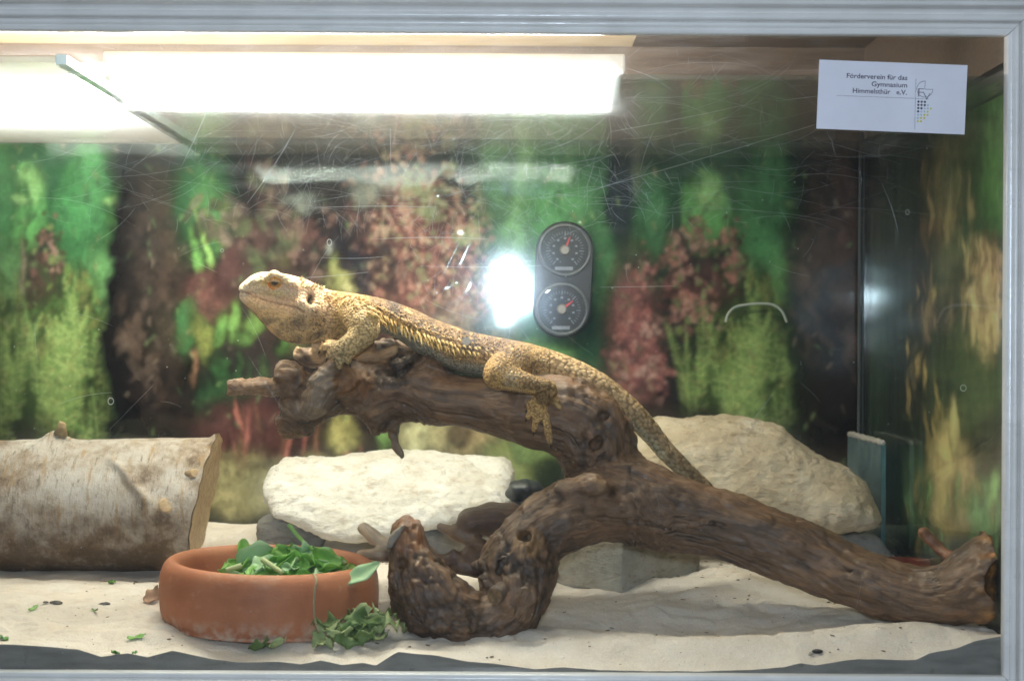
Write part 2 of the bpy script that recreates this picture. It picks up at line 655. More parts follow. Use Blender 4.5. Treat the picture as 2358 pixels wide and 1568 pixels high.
# scratches ground into the front pane (real hair-thin grooves standing as fine ribs)
t = NT("scratch")
tr = t.n('ShaderNodeBsdfTransparent')
gl = t.n('ShaderNodeBsdfGlossy', Roughness=0.28, Color=(0.9, 0.95, 1, 1))
tl = t.n('ShaderNodeBsdfTranslucent', Color=(0.85, 0.92, 1, 1))
m1 = t.n('ShaderNodeMixShader'); m1.inputs[0].default_value = 0.22
t.link(gl.outputs[0], m1.inputs[1]); t.link(tl.outputs[0], m1.inputs[2])
m2 = t.n('ShaderNodeMixShader'); m2.inputs[0].default_value = 0.30
t.link(tr.outputs[0], m2.inputs[1]); t.link(m1.outputs[0], m2.inputs[2]); t.link(m2.outputs[0], t.o.inputs[0])
M_scratch = t.m
V, F = [], []


def scratch(cx, cy, ang, L, curve, r):
    c = P(cx, cy, 0)
    k = 9
    pts = []
    a = ang
    p = np.array([c[0], c[2]]) - 0.5 * L * np.array([math.cos(ang), math.sin(ang)])
    for i in range(k):
        pts.append((p[0], 0.0003, p[1]))
        a += curve / k
        p = p + L / k * np.array([math.cos(a), math.sin(a)])
    pts = np.array(pts)
    if pts[:, 2].max() > 0.455 or pts[:, 0].max() > XR - 0.004:
        return
    rr = r * np.sin(np.linspace(0.15, math.pi - 0.15, k)) ** 0.5
    # a rib of two faces standing on the glass
    tan = np.gradient(pts, axis=0); tan /= np.linalg.norm(tan, axis=1)[:, None]
    sd = np.stack([-tan[:, 2], 0 * tan[:, 0], tan[:, 0]], 1)
    o = len(V)
    for q, sdv, r_ in zip(pts, sd, rr):
        V.append(q - sdv * r_); V.append(q - [0, r_ * 0.8, 0]); V.append(q + sdv * r_)
    for i in range(k - 1):
        for j in (0, 1):
            F.append((o + 3 * i + j, o + 3 * i + j + 1, o + 3 * i + 4 + j, o + 3 * i + 3 + j))


rs = random.Random(3)
for i in range(1500):                                   # fine wiping scratches round the middle of the pane
    cx = rs.gauss(1080, 400); cy = rs.gauss(360, 170) if i % 3 else rs.gauss(620, 120)
    if not (20 < cx < 2280 and 90 < cy < 1400): continue
    if cy > 520 and (cx < 940 or cx > 1230): continue
    scratch(cx, cy, rs.uniform(0, math.pi), rs.uniform(0.006, 0.026), rs.uniform(-0.9, 0.9), rs.uniform(0.000018, 0.00005))
for i in range(190):                                    # long sweeping ones near the top
    scratch(rs.uniform(150, 2100), rs.uniform(90, 480) ** 1.0, rs.gauss(0.05, 0.18), rs.uniform(0.03, 0.11), rs.uniform(-0.9, 0.9), rs.uniform(0.00002, 0.000055))
for i in range(45):
    scratch(rs.uniform(50, 2250), rs.uniform(300, 1500), rs.uniform(0, math.pi), rs.uniform(0.01, 0.06), rs.uniform(-0.6, 0.6), rs.uniform(0.00004, 0.00007))
for (x, y, a, L, c, r) in [(1010, 540, 0.08, .09, -.15, 1.4e-4), (760, 640, 0.02, .07, .12, 1.4e-4), (820, 600, -.08, .05, .2, 1.2e-4), (1130, 620, -.04, .10, .1, 1.0e-4),
                           (1760, 330, 0.27, .26, .05, 1.1e-4), (1600, 270, 0.18, .12, .05, 1.0e-4), (880, 470, .06, .10, -.1, 1.4e-4), (640, 380, .9, .07, .2, 1.2e-4),
                           (460, 300, 1.1, .05, .1, 1.2e-4), (900, 330, 1.57, .03, .05, 1.3e-4), (190, 900, .5, .05, -.5, 1.0e-4), (310, 930, .8, .05, 0, 0.8e-4),
                           (1010, 1075, -.2, .06, .05, 0.9e-4), (1480, 660, .02, .06, 0, 0.9e-4), (2110, 230, .06, .09, 0, 0.9e-4), (1950, 215, .12, .10, .05, 0.9e-4)]:
    scratch(x, y, a, L, c, r)
sc_o = mesh_obj("scratches", V, F, M_scratch, front_glass)
tag(sc_o, kind="stuff")

# dried drops and specks on the front pane
t = NT("dried_drop")
tr = t.n('ShaderNodeBsdfTransparent')
df = t.n('ShaderNodeBsdfDiffuse', Color=(0.8, 0.84, 0.85, 1)); tl = t.n('ShaderNodeBsdfTranslucent', Color=(0.8, 0.84, 0.88, 1))
m1 = t.n('ShaderNodeMixShader'); m1.inputs[0].default_value = 0.5
t.link(df.outputs[0], m1.inputs[1]); t.link(tl.outputs[0], m1.inputs[2])
m2 = t.n('ShaderNodeMixShader'); m2.inputs[0].default_value = 0.35
t.link(tr.outputs[0], m2.inputs[1]); t.link(m1.outputs[0], m2.inputs[2]); t.link(m2.outputs[0], t.o.inputs[0])
M_drop = t.m
bm = bmesh.new()
for i in range(11):
    c = P(rs.uniform(40, 2280), rs.uniform(280, 1480), 0)
    rx = rs.uniform(0.0011, 0.0024) * (0.6 if i % 3 else 1); rz = rx * rs.uniform(0.9, 1.4)
    n = 18
    ring = []
    for q in (0.80, 1.0):
        ring.append([bm.verts.new((c[0] + rx * q * math.cos(2 * math.pi * j / n), 0.00035, c[2] + rz * q * math.sin(2 * math.pi * j / n))) for j in range(n)])
    for j in range(n):
        bm.faces.new((ring[0][j], ring[0][(j + 1) % n], ring[1][(j + 1) % n], ring[1][j]))
for i in range(300):
    c = P(rs.uniform(10, 2295), rs.uniform(300, 1530), 0)
    r = rs.choice((0.00016, 0.0002, 0.00028, 0.0004))
    bmesh.ops.create_circle(bm, cap_ends=True, radius=r, segments=6, matrix=Matrix.Translation((c[0], 0.00032, c[2])) @ Matrix.Rotation(math.pi / 2, 4, 'X'))
drops = bm_obj("dried_drops", bm, M_drop, front_glass)
tag(drops, kind="stuff")

# ------------------------------------------------------------------ lamp in the hood
lampo = empty("fluorescent_lamp")
tag(lampo, "glowing white fluorescent tube lamp along the top behind the glass", "lamp")
LY, LZ = 0.160, 0.4320
t = NT("lit_tube")
em = t.n('ShaderNodeEmission', Color=(1.0, 0.93, 0.845, 1), Strength=TUBE_STRENGTH)
t.link(em.outputs[0], t.o.inputs[0])
M_tube = t.m
M_white_pl = simple_mat("white_plastic", (0.78, 0.78, 0.76), 0.35)
def lamp_parts(parent, x0, x1, ly, lz, r):
    v, f = tube_arrays([(x, ly, lz) for x in (x0, x0 + .002, x1 - .002, x1)], [r * .88, r, r, r * .88], 24)
    mesh_obj("tube", v, f, M_tube, parent)
    for (a, b) in ((x0 - 0.014, x0 - 0.0005), (x1 + 0.0005, x1 + 0.007)):
        v, f = tube_arrays([(x, ly, lz) for x in (a, a + 0.001, b - 0.001, b)], [r, r * 1.1, r * 1.1, r * 1.06], 24)
        mesh_obj("end_cap", v, f, M_white_pl, parent)
    bm = bmesh.new(); add_box(bm, (x0 - 0.016, ly - 0.009, lz + r + 0.003), (x1 + 0.012, ly + 0.009, lz + r + 0.018), 0.002)
    bm_obj("fixture_housing", bm, M_white_pl, parent)


lamp_parts(lampo, -0.312, P(1404, 230, LY)[0], LY, LZ, 0.0102)
lamp2 = empty("fluorescent_lamp")
tag(lamp2, "second glowing tube lamp above the sliding pane over the log", "lamp")
lamp_parts(lamp2, -0.52, -0.345, 0.30, 0.4475, 0.0102)

# ------------------------------------------------------------------ printed plant posters (flat print)
class Paint:
    def __init__(self, px, py, base):
        self.px, self.py = px, py
        n = px.shape
        q = np.stack([px.ravel(), py.ravel(), np.zeros(px.size)], 1)
        self.wx = (fbm(q / 60, 4, 1, .6) * 26).reshape(n)
        self.wy = (fbm(q / 60, 4, 5, .6) * 26).reshape(n)
        self.f1 = fbm(q / 22, 4, 9, 0.6).reshape(n)
        self.f2 = fbm(q * np.array([1 / 9.0, 1 / 34.0, 1]), 3, 13, 0.6).reshape(n)
        self.f3 = fbm(q / 150, 3, 19).reshape(n)
        self.c = np.empty(n + (3,)); self.c[:] = la(base)

    def lay(self, m, col):
        self.c += m[..., None] * (la(col) - self.c)

    def leaf(self, x, y, rx, ry, col, rot=0.0, a=1.0, soft=0.16, tip=0.0, warp=0.5, tex=0.0, vein=0.0):
        X, Y = self.px + self.wx * warp - x, self.py + self.wy * warp - y
        c, s = math.cos(rot), math.sin(rot)
        u, v = (X * c + Y * s) / rx, (-X * s + Y * c) / ry
        wid = 1 - tip * np.clip(-v, 0, 1)
        r = np.sqrt((u / np.maximum(wid, 0.05)) ** 2 + v * v)
        m = a * (1 - sstep(1 - soft, 1 + soft, r)) * np.clip(1 + tex * self.f1 * 2, 0, 1)
        sh = (0.50 + 0.66 * np.clip(1 - r * r, 0, 1) - 0.16 * np.clip(v, -1, 1) + 0.20 * self.f3 + 0.10 * self.f1)[..., None]
        self.c += m[..., None] * (la(col) * sh - self.c)
        if vein:
            self.lay(m * vein * np.exp(-(u / 0.09) ** 2), tuple(min(255, k + 30) for k in col))

    def cloud(self, x0, x1, y0, y1, cols, n, r0, r1, seed, a=0.85, shape='ell', stretch=1.0):
        rr = np.random.default_rng(seed)
        k = 0
        sub_ = []
        while len(sub_) < max(7, n // 22):
            u, v = rr.uniform(-1, 1, 2)
            if shape == 'ell' and u * u + v * v > 1: continue
            if shape == 'plume' and abs(u) > 0.15 + 0.75 * (v + 1) / 2: continue
            sub_.append((u, v, rr.uniform(0.08, 0.30)))
        while k < n:
            u0, v0, sg = sub_[rr.integers(len(sub_))]
            u, v = u0 + rr.normal() * sg, v0 + rr.normal() * sg * 0.8
            k += 1
            x, y = (x0 + x1) / 2 + u * (x1 - x0) / 2, (y0 + y1) / 2 + v * (y1 - y0) / 2
            r = rr.uniform(r0, r1); ang = rr.uniform(-0.9, 0.9)
            col = cols[rr.integers(len(cols))]
            self.dab(x, y, r, r * stretch * rr.uniform(0.8, 1.6), ang, col, a)

    def dab(self, x, y, rx, ry, ang, col, a):
        R_ = max(rx, ry) * 1.3
        ii = np.nonzero((np.abs(self.py[:, 0] - y) < R_) if self.rowfix else np.ones(self.py.shape[0], bool))[0]
        jj = np.nonzero(np.abs(self.px[0] - x) < R_)[0]
        if len(ii) == 0 or len(jj) == 0: return
        sl = (slice(ii[0], ii[-1] + 1), slice(jj[0], jj[-1] + 1))
        X, Y = self.px[sl] - x, self.py[sl] - y
        c, s = math.cos(ang), math.sin(ang)
        r = np.sqrt(((X * c + Y * s) / rx) ** 2 + ((-X * s + Y * c) / ry) ** 2)
        m = a * (1 - sstep(0.6, 1.15, r))
        self.c[sl] += m[..., None] * (la(col) - self.c[sl])

    def fern(self, x, y, H, W_, cols, n, seed, a=0.7):
        """feathery plume: stalks with short side strokes"""
        rr = np.random.default_rng(seed)
        for k in range(n):
            v = rr.uniform(0, 1); side = rr.choice((-1, 1)); u = side * rr.uniform(0, 1) * W_ * (0.35 + 0.65 * math.sin(math.pi * min(1, v * 0.8 + 0.15)))
            self.dab(x + u, y - v * H + abs(u) * 0.15, rr.uniform(2.5, 5), rr.uniform(9, 20), side * rr.uniform(0.5, 1.2), cols[rr.integers(len(cols))], a)

    def frond(self, x, y, H, lean, cols, rr, a=.6, w=1.0):
        n_ = int(H / 9) + 3
        for k in range(n_):
            t_ = k / (n_ - 1)
            cx, cy = x + lean * t_ ** 1.6, y - H * t_
            ln = w * (22 * (1 - t_) ** .7 + 5)
            for s_ in (-1, 1):
                self.dab(cx + s_ * ln * .45, cy - ln * .12, 2.6, ln * .62, s_ * rr.uniform(1.0, 1.35), cols[rr.integers(len(cols))], a)
            self.dab(cx, cy, 2.2, 8, -lean / H, cols[0], a)

    rowfix = True

    def soften(self, it):
        for _ in range(it):
            for ax in (0, 1):
                a = np.pad(self.c, [(1, 1) if k == ax else (0, 0) for k in range(3)], mode='edge')
                n_ = self.c.shape[ax]
                self.c = 0.25 * np.take(a, range(0, n_), ax) + 0.5 * np.take(a, range(1, n_ + 1), ax) + 0.25 * np.take(a, range(2, n_ + 2), ax)


def left_tile(p, ox, dim=1.0):
    g = lambda *c: tuple(int(k * dim) for k in c)
    L = p.leaf
    L(ox + 60, 420, 150, 150, g(30, 90, 62), a=0.8, soft=0.5)
    L(ox + 195, 500, 85, 180, g(48, 128, 72), tip=0.35, vein=0.2, tex=0.12)
    L(ox + 215, 420, 48, 110, g(70, 150, 96), a=0.5, soft=0.5)
    L(ox + 50, 490, 60, 108, g(72, 158, 74), tip=0.1, soft=0.1, vein=0.25, tex=0.1)
    L(ox + 60, 440, 40, 48, g(128, 188, 120), a=0.75, soft=0.5)
    L(ox + 262, 520, 22, 95, g(64, 140, 66), rot=0.15, soft=0.2)
    L(ox + 258, 466, 24, 12, g(120, 180, 110), soft=0.4)
    L(ox + 235, 660, 46, 90, g(86, 150, 90), a=0.8, soft=0.5)
    L(ox + 268, 640, 8, 90, g(150, 130, 100), a=0.8)
    L(ox + 80, 660, 80, 80, g(92, 50, 44), a=0.75, soft=0.6, tex=0.5)
    p.cloud(ox - 40, ox + 140, 520, 760, [g(128, 70, 62), g(92, 46, 42), g(160, 110, 96), g(70, 40, 36), g(110, 128, 70)], 260, 5, 11, 41, 0.8)
    L(ox + 140, 870, 125, 170, g(58, 88, 38), soft=0.5, tex=0.4, a=.85)
    L(ox + 185, 760, 80, 80, g(92, 132, 62), a=0.6, soft=0.6, tex=0.5)
    p.cloud(ox + 20, ox + 265, 640, 1000, [g(104, 146, 62), g(66, 108, 46), g(36, 58, 30), g(46, 80, 38), g(120, 120, 56)], 300, 4, 12, 43, 0.55, stretch=1.8)
    rr = np.random.default_rng(44)
    for k in range(26):
        p.frond(ox + rr.uniform(10, 255), rr.uniform(860, 1040), rr.uniform(120, 260), rr.uniform(-60, 60), [g(132, 172, 92), g(160, 196, 116), g(96, 144, 66), g(150, 150, 84)][:3 if k % 4 else 4], rr, .55, rr.uniform(.7, 1.2))
    L(ox + 60, 1000, 70, 60, g(46, 36, 30), a=0.7, soft=0.5)


# back poster: grid on the plane behind the back pane
nx, nz = 600, 290
xs = np.linspace(XL, XR + 0.003, nx); zs = np.linspace(-0.005, ZT - 0.001, nz)
yb = YB + 0.0065
X, Z = np.meshgrid(xs, zs)
kk = D * S / (D + yb)
p = Paint(1179 + X * kk, 784 + (ZC - Z) * kk, (34, 36, 38))
L = p.leaf
L(1270, 640, 240, 420, (44, 104, 72), soft=0.3, warp=2)
L(700, 800, 330, 420, (58, 42, 42), soft=0.4, warp=2, tex=0.3)
left_tile(p, 0); left_tile(p, 1570, 0.86); left_tile(p, -1570 + 1350, 0.8)
# dark rock column
L(345, 700, 110, 360, (28, 24, 25), soft=0.15, warp=1.5)
L(350, 600, 66, 240, (72, 57, 50), a=0.85, soft=0.5, tex=0.5)
L(395, 680, 40, 290, (86, 62, 50), a=0.6, soft=0.5, tex=0.4)
L(310, 900, 80, 150, (20, 18, 19), a=0.9, soft=0.5)
L(380, 930, 80, 90, (58, 40, 34), a=0.7, soft=0.5, tex=0.5)
p.cloud(270, 450, 420, 900, [(104, 82, 68), (60, 45, 40), (36, 31, 31), (84, 62, 48)], 150, 5, 14, 51, 0.45, stretch=2.2)
# green blades between rock and red plants
L(470, 470, 75, 150, (34, 92, 58), soft=0.3)
L(495, 520, 40, 130, (60, 124, 66), rot=-0.25, soft=0.3, a=0.8)
for (x, y, rx, ry, ro, c) in [(452, 610, 14, 90, -0.2, (86, 150, 66)), (475, 590, 9, 100, -0.25, (120, 178, 90)), (545, 575, 26, 40, 0.5, (100, 160, 76)), (520, 640, 22, 30, 0.4, (92, 140, 64)),
                              (600, 620, 16, 40, 0.3, (86, 140, 62)), (640, 590, 22, 44, -0.5, (120, 140, 70)), (560, 600, 12, 24, 0.2, (124, 176, 92))]:
    L(x, y, rx, ry, c, rot=ro, soft=0.25)
L(480, 690, 66, 70, (104, 58, 52), soft=0.2, tex=0.2)
L(540, 610, 40, 90, (92, 54, 52), rot=0.5, soft=0.3)
L(620, 560, 70, 130, (82, 54, 50), soft=0.5, a=0.8, tex=0.4)
p.cloud(500, 760, 400, 640, [(110, 80, 70), (84, 50, 48), (140, 116, 100), (52, 44, 46), (96, 110, 70)], 160, 8, 18, 52, 0.5, stretch=1.6)
for (x, y, rx, ry, ro, c) in [(430, 760, 24, 70, 0.1, (40, 118, 66)), (470, 790, 20, 60, -0.3, (130, 150, 60)), (505, 760, 20, 50, 0.2, (90, 158, 66)), (540, 740, 16, 54, 0.05, (110, 176, 76)),
                              (585, 740, 24, 30, 0.5, (104, 160, 72)), (560, 780, 18, 24, 0.3, (84, 140, 62)), (655, 790, 26, 36, 0.2, (70, 150, 66)), (690, 800, 34, 40, 0, (120, 120, 76)),
                              (450, 850, 10, 45, 0.1, (170, 110, 60)), (505, 880, 14, 60, 0, (44, 122, 62)), (540, 870, 12, 56, 0.1, (56, 134, 66)), (575, 880, 12, 50, -0.1, (40, 110, 58)), (610, 872, 13, 48, 0, (52, 130, 66)),
                              (480, 940, 30, 70, 0, (36, 96, 60)), (540, 930, 40, 60, 0, (30, 84, 56))]:
    L(x, y, rx, ry, tuple(int(q * .86) for q in c), rot=ro, soft=0.35, vein=0.2, a=.8, warp=1.0, tex=.3)
L(640, 860, 110, 60, (50, 36, 38), a=0.6, soft=0.6)
L(560, 1010, 130, 90, (84, 40, 38), soft=0.4, tex=0.4)
for k in range(14):
    rr = random.Random(k)
    L(rr.uniform(450, 900), rr.uniform(960, 1080), rr.uniform(4, 9), rr.uniform(40, 90), rr.choice([(150, 70, 52), (120, 50, 44), (100, 60, 40)]), rot=rr.uniform(-0.3, 0.3), soft=0.4)
# speckled red-brown shrub in the middle
L(960, 620, 150, 200, (104, 66, 58), soft=0.4, tex=0.3)
p.cloud(820, 1120, 380, 780, [(150, 92, 78), (120, 62, 54), (176, 142, 116), (84, 48, 46), (136, 128, 92), (60, 44, 46), (164, 110, 90)], 1000, 4, 10, 53, 0.75)
p.cloud(700, 900, 480, 780, [(96, 60, 54), (60, 44, 44), (130, 100, 88), (40, 38, 42)], 260, 6, 14, 54, 0.6)
p.cloud(930, 1120, 380, 560, [(150, 150, 104), (120, 130, 90), (160, 130, 100)], 220, 5, 10, 55, 0.6)
for (x, y, rx, ry, c) in [(790, 570, 30, 50, (40, 40, 48)), (760, 590, 18, 14, (150, 150, 140)), (775, 640, 26, 34, (150, 150, 78)), (800, 655, 20, 18, (190, 180, 110)), (830, 640, 26, 60, (44, 46, 60)),
                          (700, 470, 50, 30, (134, 140, 130)), (850, 440, 50, 34, (120, 124, 112)), (880, 570, 30, 20, (60, 52, 56))]:
    L(x, y, rx, ry, c, soft=0.5, a=0.8, warp=1.6)
L(1050, 760, 60, 70, (140, 124, 108), a=0.6, soft=0.6, tex=0.5)
L(1150, 760, 50, 70, (104, 88, 80), a=0.7, soft=0.6, tex=0.5)
# green leaves behind the gauge
L(1200, 450, 60, 150, (86, 140, 92), soft=0.4, tip=0.3)
L(1140, 400, 44, 120, (66, 116, 84), soft=0.4)
L(1290, 520, 90, 170, (60, 128, 76), soft=0.4, tex=0.15)
L(1390, 620, 50, 160, (46, 104, 64), soft=0.5)
L(1260, 830, 110, 60, (72, 132, 72), soft=0.5)
L(1390, 840, 70, 110, (28, 72, 54), soft=0.5)
L(1180, 560, 40, 90, (90, 150, 100), soft=0.6, a=0.5)
L(1425, 450, 34, 130, (36, 42, 50), soft=0.4)
L(1470, 400, 22, 60, (100, 110, 104), soft=0.6, a=0.6)
L(1500, 500, 40, 130, (40, 96, 62), soft=0.5)
# red fern between the green ones
L(1455, 780, 65, 190, (110, 60, 56), soft=0.4, tex=0.3)
p.cloud(1395, 1540, 570, 990, [(146, 82, 74), (112, 54, 52), (160, 120, 106), (80, 44, 46), (130, 60, 50), (96, 80, 60)], 520, 5, 11, 57, 0.7, 'plume')
p.cloud(1540, 1700, 510, 720, [(140, 80, 64), (110, 60, 46), (150, 110, 90), (84, 100, 56)], 200, 5, 10, 58, 0.65)
L(1500, 980, 130, 60, (56, 40, 38), soft=0.5, tex=0.4)
# dark right end
L(1925, 700, 115, 420, (38, 29, 28), soft=0.2, warp=1.6)
L(1890, 500, 60, 190, (74, 56, 46), a=0.7, soft=0.6, tex=.5)
L(1945, 560, 34, 260, (84, 52, 42), a=0.6, soft=0.6, tex=.5)
p.cloud(1830, 1975, 350, 1000, [(70, 50, 42), (44, 34, 32), (90, 64, 50)], 120, 6, 16, 66, .35, stretch=2.5)
L(1930, 1050, 60, 50, (64, 42, 36), a=0.5, soft=0.6)
# pale stones along the bottom
for (x, y, rx, ry, c) in [(540, 1120, 110, 80, (166, 152, 96)), (700, 1130, 160, 70, (150, 140, 92)), (1000, 1010, 110, 62, (172, 160, 112)), (1120, 1010, 90, 60, (160, 138, 92)), (1200, 1060, 110, 60, (110, 130, 84)),
                          (960, 1010, 34, 60, (184, 176, 128)), (880, 1000, 26, 44, (92, 140, 76)), (790, 985, 34, 60, (150, 140, 70)), (1060, 990, 30, 30, (108, 88, 64)), (1330, 1080, 90, 80, (44, 60, 50)),
                          (300, 1120, 180, 90, (110, 96, 62)), (1600, 1120, 300, 70, (70, 62, 44)), (1235, 1040, 60, 30, (90, 120, 80))]:
    L(x, y, rx, ry, c, soft=0.35, tex=0.35, warp=1.5)
rr = np.random.default_rng(7)
for k in range(900):          # dark gaps and small light leaf tips all over the print
    x, y = rr.uniform(-60, 1980), rr.uniform(320, 1100)
    if k % 3: p.dab(x, y, rr.uniform(3, 10), rr.uniform(8, 26), rr.uniform(-.8, .8), (26, 28, 28), rr.uniform(.12, .38))
    else: p.dab(x, y, rr.uniform(2, 6), rr.uniform(6, 16), rr.uniform(-.9, .9), [(120, 150, 96), (96, 140, 84), (150, 128, 104)][rr.integers(3)], rr.uniform(.2, .5))
p.soften(1)
fv = fbm(np.stack([p.px.ravel() / 7, p.py.ravel() / 16, 0 * p.px.ravel()], 1), 3, 23, .6).reshape(p.px.shape)
p.c *= (1.02 + 0.22 * p.f1 + 0.10 * p.f2 + 0.12 * fv + 0.34 * p.f3)[..., None]
p.c *= np.array([1.10, 0.96, 0.98])
p.c = 0.22 * (np.clip(p.c, 0, 1) / 0.22) ** 1.10
gm = sstep(0.0, 0.03, p.c[..., 1] - np.maximum(p.c[..., 0], p.c[..., 2]))[..., None]
p.c *= 1 + gm * (np.array([1.30, 1.0, 0.72]) - 1)
W = np.zeros_like(X)
for (x0, y0, x1, y1, wd, hgt) in [(975, 722, 1060, 548, 15, 0.0011), (1000, 440, 1030, 410, 9, 0.0012), (1340, 515, 1352, 535, 8, 0.0012), (1010, 680, 1050, 650, 20, 0.0013)]:
    dx, dy = x1 - x0, y1 - y0
    tt = np.clip(((p.px - x0) * dx + (p.py - y0) * dy) / (dx * dx + dy * dy), 0, 1)
    dd = np.hypot(p.px - x0 - tt * dx, p.py - y0 - tt * dy)
    W += hgt * np.exp(-(dd / wd) ** 2)
q = np.stack([p.px.ravel(), p.py.ravel(), 0 * p.px.ravel()], 1)
W += (fbm(q / 130, 2, 77) * 0.0005).reshape(X.shape)


def poster_mat(name, gloss=0.06):
    t = NT(name)
    c = t.attr("print")
    nz = t.noise(t.obj(), 240, 3)
    c = t.mix(0.35, c, t.ramp(nz, [(0.3, (0.35, 0.35, 0.35)), (0.7, (0.75, 0.75, 0.75))]), 'OVERLAY')
    hv = t.n('ShaderNodeHueSaturation', Saturation=0.80, Value=1.0)
    t.link(c, hv.inputs['Color'])
    return t.set(hv.outputs[0], gloss, None, 0.3)


M_poster = poster_mat("printed_foil")


def grid_faces(nr, nc):
    i = np.arange(nr * nc).reshape(nr, nc)
    return np.stack([i[:-1, :-1], i[:-1, 1:], i[1:, 1:], i[1:, :-1]], -1).reshape(-1, 4)


poster = mesh_obj("backdrop_poster", np.stack([X, yb - np.clip(W, -0.0009, 0.0018), Z], -1).reshape(-1, 3), grid_faces(nz, nx), M_poster)
set_col(poster, "print", np.clip(p.c, 0, 1).reshape(-1, 3))
tag(poster, "printed backdrop of green and red water plants along the rear pane", "poster")

# side poster on the right-hand wall
ny = 320
ys = np.linspace(0.006, YB + 0.004, ny); zs2 = np.linspace(-0.005, 0.412, nz)
xw = XR + 0.0065
Y, Z = np.meshgrid(ys, zs2)
kk = D * S / (D + Y)
PX, PY = 1179 + xw * kk, 784 + (ZC - Z) * kk
p = Paint(PX, PY, (30, 38, 34))
p.rowfix = False
L = p.leaf
L(2060, 600, 60, 420, (26, 40, 36), soft=0.4)
L(2020, 780, 26, 300, (34, 60, 42), soft=0.6, a=0.7)
L(2290, 340, 55, 220, (70, 112, 52), soft=0.2, tex=0.25)
L(2230, 300, 30, 160, (56, 70, 40), soft=0.5)
L(2180, 480, 46, 280, (82, 62, 40), soft=0.6, tex=0.5)
rr = np.random.default_rng(91)


def streaks(x0, x1, y0, y1, cols, n, w0, w1, h0, h1, a):
    for k in range(n):
        x, y = rr.uniform(x0, x1), rr.uniform(y0, y1)
        p.leaf(x, y, rr.uniform(w0, w1), rr.uniform(h0, h1), cols[rr.integers(len(cols))], rot=rr.uniform(-0.12, 0.12), a=a, soft=0.5, warp=0.5)


streaks(2120, 2240, 280, 760, [(124, 96, 56), (96, 70, 42), (60, 48, 34), (140, 112, 70)], 46, 4, 9, 24, 70, 0.75)
streaks(2090, 2170, 650, 1050, [(128, 104, 40), (150, 124, 50), (84, 74, 40), (56, 50, 34)], 26, 4, 9, 20, 60, 0.75)
L(2275, 620, 44, 90, (168, 132, 88), soft=0.25, tex=0.4, warp=1.6)
L(2270, 720, 34, 110, (176, 146, 98), soft=0.3, tex=0.5, warp=1.6)
streaks(2215, 2300, 560, 800, [(190, 160, 110), (120, 86, 52), (80, 60, 40)], 20, 4, 8, 24, 60, 0.6)
L(2180, 1090, 52, 150, (160, 140, 84), soft=0.22, tip=0.5, tex=0.35)
L(2195, 980, 14, 70, (172, 156, 96), soft=0.3)
L(2225, 1120, 30, 110, (140, 118, 72), soft=0.3, tex=0.4)
L(2275, 1010, 40, 110, (54, 54, 46), soft=0.5)
L(2265, 1170, 40, 70, (84, 128, 76), soft=0.4, tex=0.3)
L(2285, 1130, 12, 60, (110, 150, 90), rot=0.3, soft=0.4)
L(2110, 1150, 40, 140, (48, 72, 40), soft=0.5, a=0.8)
streaks(2080, 2300, 1100, 1280, [(70, 110, 60), (110, 96, 50), (60, 50, 34), (90, 130, 80)], 40, 4, 9, 18, 46, 0.6)
p.soften(1)
p.c *= (2.1 + 0.8 * p.f2 + 0.4 * p.f1)[..., None] * np.array([1.18, 1.0, 0.82])
q = np.stack([Y.ravel() * 60, Z.ravel() * 12, 0 * Y.ravel()], 1)
side_poster = mesh_obj("side_poster", np.stack([np.full_like(Y, xw) + (fbm(q, 3, 5) * 0.0006).reshape(Y.shape), Y, Z], -1).reshape(-1, 3), grid_faces(nz, ny)[:, ::-1], poster_mat("printed_side_foil", 0.5))
set_col(side_poster, "print", np.clip(p.c, 0, 1).reshape(-1, 3))
tag(side_poster, "plant poster printed with tan stumps on the side wall beside the frame", "poster")

# ------------------------------------------------------------------ sand
edge = np.array([(-900, 1490), (-400, 1484), (0, 1484), (80, 1486), (180, 1496), (232, 1512), (295, 1503), (340, 1512), (397, 1497), (490, 1518), (550, 1526), (640, 1524), (691, 1531), (739, 1521),
                 (787, 1532), (835, 1527), (865, 1533), (916, 1501), (1002, 1509), (1080, 1524), (1150, 1530), (1230, 1541), (1299, 1537), (1380, 1543), (1489, 1546), (1600, 1546), (1729, 1544), (1804, 1536), (1844, 1527),
                 (1879, 1532), (1979, 1517), (2070, 1520), (2109, 1520), (2139, 1505), (2204, 1492), (2244, 1475), (2294, 1466), (2340, 1462)], float)
ex = np.array([P(a, b, 0.005)[0] for a, b in edge]); ez = np.array([P(a, b, 0.005)[2] for a, b in edge])


def gauss(x, y, cx, cy, sx, sy):
    return np.exp(-((x - cx) / sx) ** 2 - ((y - cy) / sy) ** 2)


